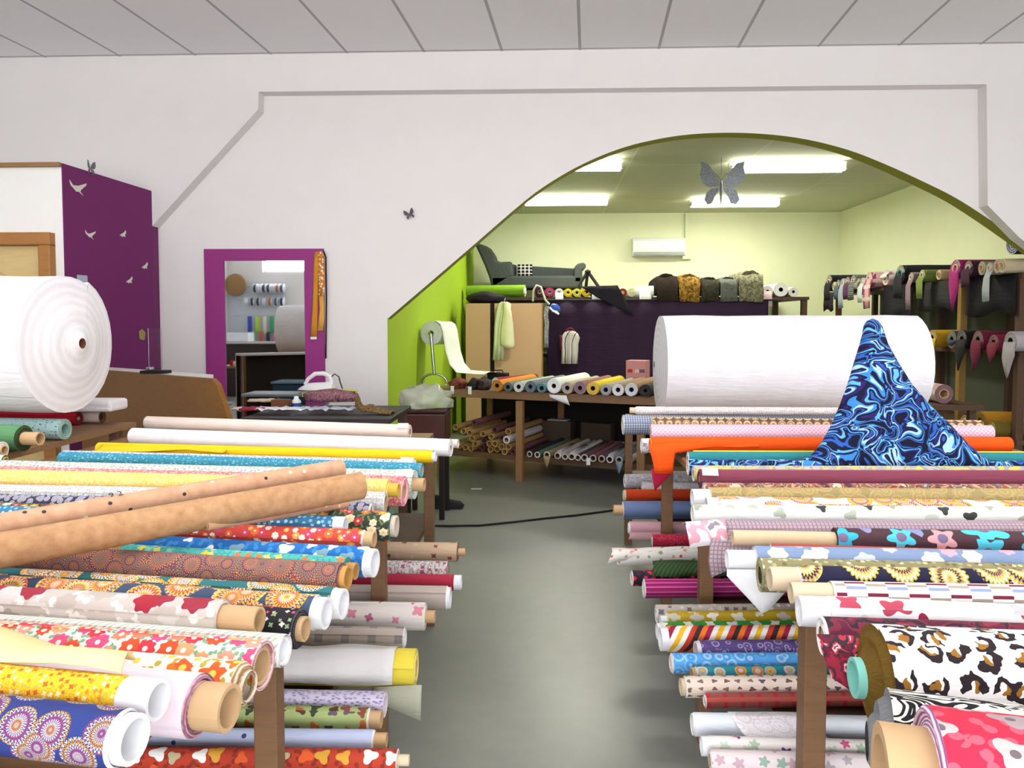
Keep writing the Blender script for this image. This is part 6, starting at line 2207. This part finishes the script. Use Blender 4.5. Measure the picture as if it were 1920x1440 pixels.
# bottom shelf
A = at_x(1842, 790, QX0 - .1)
A = Vector((QX0 - .12, clear(A.y, .1), SHELVES[2] + .101))
roll('large ochre roll on the bottom shelf of the right-hand rack', GQ, A, A + Vector((.54, 0, 0)), .098, fab('plain', 'b07a1c'), edge('6a4a18', 'b48a3a', .012), core=(0, 0, .45), cmat=plain('3a2a1c', .8))
A2 = Vector((QX0 - .12, clear(A.y + .24, .07), SHELVES[2] + .071))
roll('rust brown roll on the bottom shelf left of the large ochre one', GQ, A2, A2 + Vector((.54, 0, 0)), .068, fab('plain', '8a6438'), edge('a8885a', 'd0b48a', .012), core=(.02, 0, .6), cmat=TUBEP)
A2 = Vector((QX0 - .12, clear(A.y - .19, .07), SHELVES[2] + .071))
roll('olive brown roll on the bottom shelf right of the large ochre one', GQ, A2, A2 + Vector((.54, 0, 0)), .068, fab('plain', '6a5a1c'), edge('8a7a3a', 'b8a868', .012), core=(.01, 0, .6), cmat=TUBE)
# pink patterned rolls lying lengthwise in front of the rack, at counter height
A = Vector((3.55, 7.6, .0))
t = thing('side_bench', 'low dark bench before the right-hand rack, pink patterned roll on it', 'bench', (3.45, 7.35, 0))
mb = MB()
mb.box((3.4, 7.3, .70), (.42, 1.7, .04))
mb.build('bench_top', DARKW, t)
for x in (3.24, 3.56):
    for y in (6.55, 8.05):
        mb = MB()
        mb.box((x, y, .339), (.05, .05, .678))
        mb.build('leg', DARKW, t)
roll('long roll with a crowded pink and green print lying before the right-hand rack', GQ, Vector((3.36, 6.6, .801)), Vector((3.36, 8.05, .801)), .08, fab('flower', 'b8a0a0', ('c86a7a', '7a9a6a', 'e4d0cc', '9a4a5a', 'd9b4b0'), 22, .45, 5), edge('6a4a50', '9a7a7c', .01), core=(0, 0, .5))

# ------------------------------------------------------------------ air conditioner
ay = 11.99
a0, a1 = at_y(1184, 460, ay), at_y(1281, 460, ay)
az1, az0 = at_y(1230, 445, ay - .2).z, at_y(1230, 479, ay - .2).z
t = thing('air_conditioner', 'white wall air conditioner with a pipe cover on the stockroom back wall', 'air conditioner', ((a0.x + a1.x) / 2, ay, az0))
mb = MB()
prof = [(0, az0), (-.15, az0), (-.19, az0 + .05), (-.20, az0 + .12), (-.20, az1 - .05), (-.17, az1), (0, az1)]
mb.prism([Vector((a0.x, ay + d, z)) for d, z in prof], Vector((a1.x - a0.x, 0, 0)))
mb.build('casing', plain('e6eae6', .15, spec=.6), t, bevel=.012)
mb = MB()
mb.box(((a0.x + a1.x) / 2, ay - .185, az0 + .03), (a1.x - a0.x - .04, .03, .05), 0, None, .004)
mb.build('air_outlet', plain('9aa09a', .5), t)
mb = MB()
px_ = at_y(1287, 440, ay).x
mb.box((px_, ay - .03, (az0 + BCEIL - .02) / 2), (.06, .055, BCEIL - .02 - az0), 0, None, .004)
mb.box((px_ + .0, ay - .03, az0 - .02), (.14, .055, .05), 0, None, .004)
mb.build('pipe_cover', plain('dfe6c4', .6), t)

# ------------------------------------------------------------------ haberdashery wall at the street side, seen in the mirror
def refl(px, py, yt):
    p = at_y(px, py, YP - .002)
    d = ray(px, py)
    return p + Vector((d.x, -d.y, d.z)) * ((p.y - yt) / d.y)


HY = REAR + .02
hx0, hx1 = refl(424, 600, HY).x, refl(520, 600, HY).x
t = thing('pegboard', 'pale pegboard with rails on the street wall, seen in the mirror', 'pegboard', ((hx0 + hx1) / 2, HY, .95))
mb = MB()
mb.box(((hx0 + hx1) / 2 , HY - .005, 1.55), (hx1 - hx0 + .3, .03, 1.3))
mb.build('board', plain('d4dae2', .6), t)
for py in (538, 562, 592, 622):
    a, b = refl(440, py, HY + .1), refl(530, py, HY + .1)
    mb = MB()
    mb.tube([Vector((a.x, HY + .12, a.z)), Vector((b.x, HY + .12, a.z))], .006, 6)
    for x in (a.x + .05, b.x - .05):
        mb.tube([Vector((x, HY + .012, a.z)), Vector((x, HY + .12, a.z))], .006, 6)
    mb.build('rail', METAL, t)
cs = ['1c1c30', 'e4e4ec', '1a2340', '2a2a34', 'd9dde8', 'b8672a', '3a5a6a']
k = 0
for py, p0_, p1_ in ((538, 480, 530), (563, 464, 530)):
    for i in range(7):
        q = refl(p0_ + (p1_ - p0_) * i / 6, py, HY + .12)
        t = thing('ribbon_spool', 'reel of %s ribbon on the %s rail of the pegboard seen in the mirror' % (('navy', 'white', 'dark blue', 'charcoal', 'pale blue', 'rust', 'teal')[(i + k) % 7], ('upper', 'lower')[k]), 'spool', q, 'ribbon spools in the mirror')
        mb = MB()
        q = Vector((q.x, HY + .12, refl(470, py, HY + .12).z - .03))
        mb.lathe(q - Vector((.028, 0, 0)), (1, 0, 0), [(0, .03), (0, .075), (.056, .075), (.056, .03)], 20)
        mb.build('wound_ribbon', plain(cs[(i + k) % 7], .6), t)
        for s in (-1, 1):
            mb = MB()
            mb.lathe(q + Vector((s * .032, 0, 0)), (1, 0, 0), [(-.003, .0), (-.003, .09), (.003, .09), (.003, 0)], 20)
            mb.build('flange', plain('e8e8ee', .6), t)
    k = 1
rc = ['c23a6a', '3a4ab0', '6ac07a', 'b8d83a', 'd8603a', 'e9dcc4', '2a2a3a', '3fa06a', 'e06aa0', 'c04a3a']
rn = ['pink', 'blue', 'mint', 'lime', 'orange', 'cream', 'navy', 'green', 'rose', 'brick']
for i in range(10):
    q = refl(462 + 62 * i / 9, 592 if i % 2 else 622, HY + .12)
    t = thing('ribbon_hank', 'hank of %s ribbon hanging on the pegboard seen in the mirror' % rn[i], 'ribbon', q, 'ribbon hanks in the mirror')
    P = [[q + Vector(((j / 3 - .5) * .075, .015 * math.sin(i + j), -a * .34 - .01)) for j in range(4)] for a in (0, .33, .66, 1)]
    cloth(t, 'ribbon', P, plain(rc[i], .6), solid=.01)
q = refl(447, 535, HY + .05) + Vector((0, .1, 0))
t = thing('round_basket', 'round brown straw disc on the wall seen in the mirror', 'basket', q)
mb = MB()
mb.lathe(q, (0, 1, 0), [(0, .0), (0, .20), (.03, .22), (.05, .20), (.04, 0)], 36)
mb.build('disc', plain('96744e', .8), t)
q = refl(440, 645, -1.9)
t = thing('drawer_cabinet', 'dark cabinet below the pegboard seen in the mirror', 'cabinet', (q.x + .4, -2.2, 0))
zc = 1.0
mb = MB()
mb.box((q.x + .55, -2.25, zc / 2), (1.5, .6, zc))
mb.build('carcass', plain('241d1a', .6), t)
mb = MB()
mb.box((q.x + .55, -2.25, zc + .016), (1.56, .66, .03))
mb.build('top_board', plain('c9c4c0', .5), t)
for i in range(3):
    mb = MB()
    mb.box((q.x + .55, -1.945, .2 + i * .3), (1.4, .012, .27))
    d = mb.build('drawer', plain('2e2521', .6), t)
    mb = MB()
    mb.lathe((q.x + .55, -1.939, .2 + i * .3), (0, 1, 0), [(0, .012), (.015, .01), (.025, .02), (.035, 0)], 12)
    child(mb.build('knob', METAL, d), d)
bb = refl(452, 655, -2.2)
mb = MB()
mb.box((bb.x, -2.2, zc + .12), (.42, .3, .17), 0, None, .01)
one('white_carton', 'white carton on the dark cabinet seen in the mirror', 'carton', mb, plain('e4e8f0', .6))
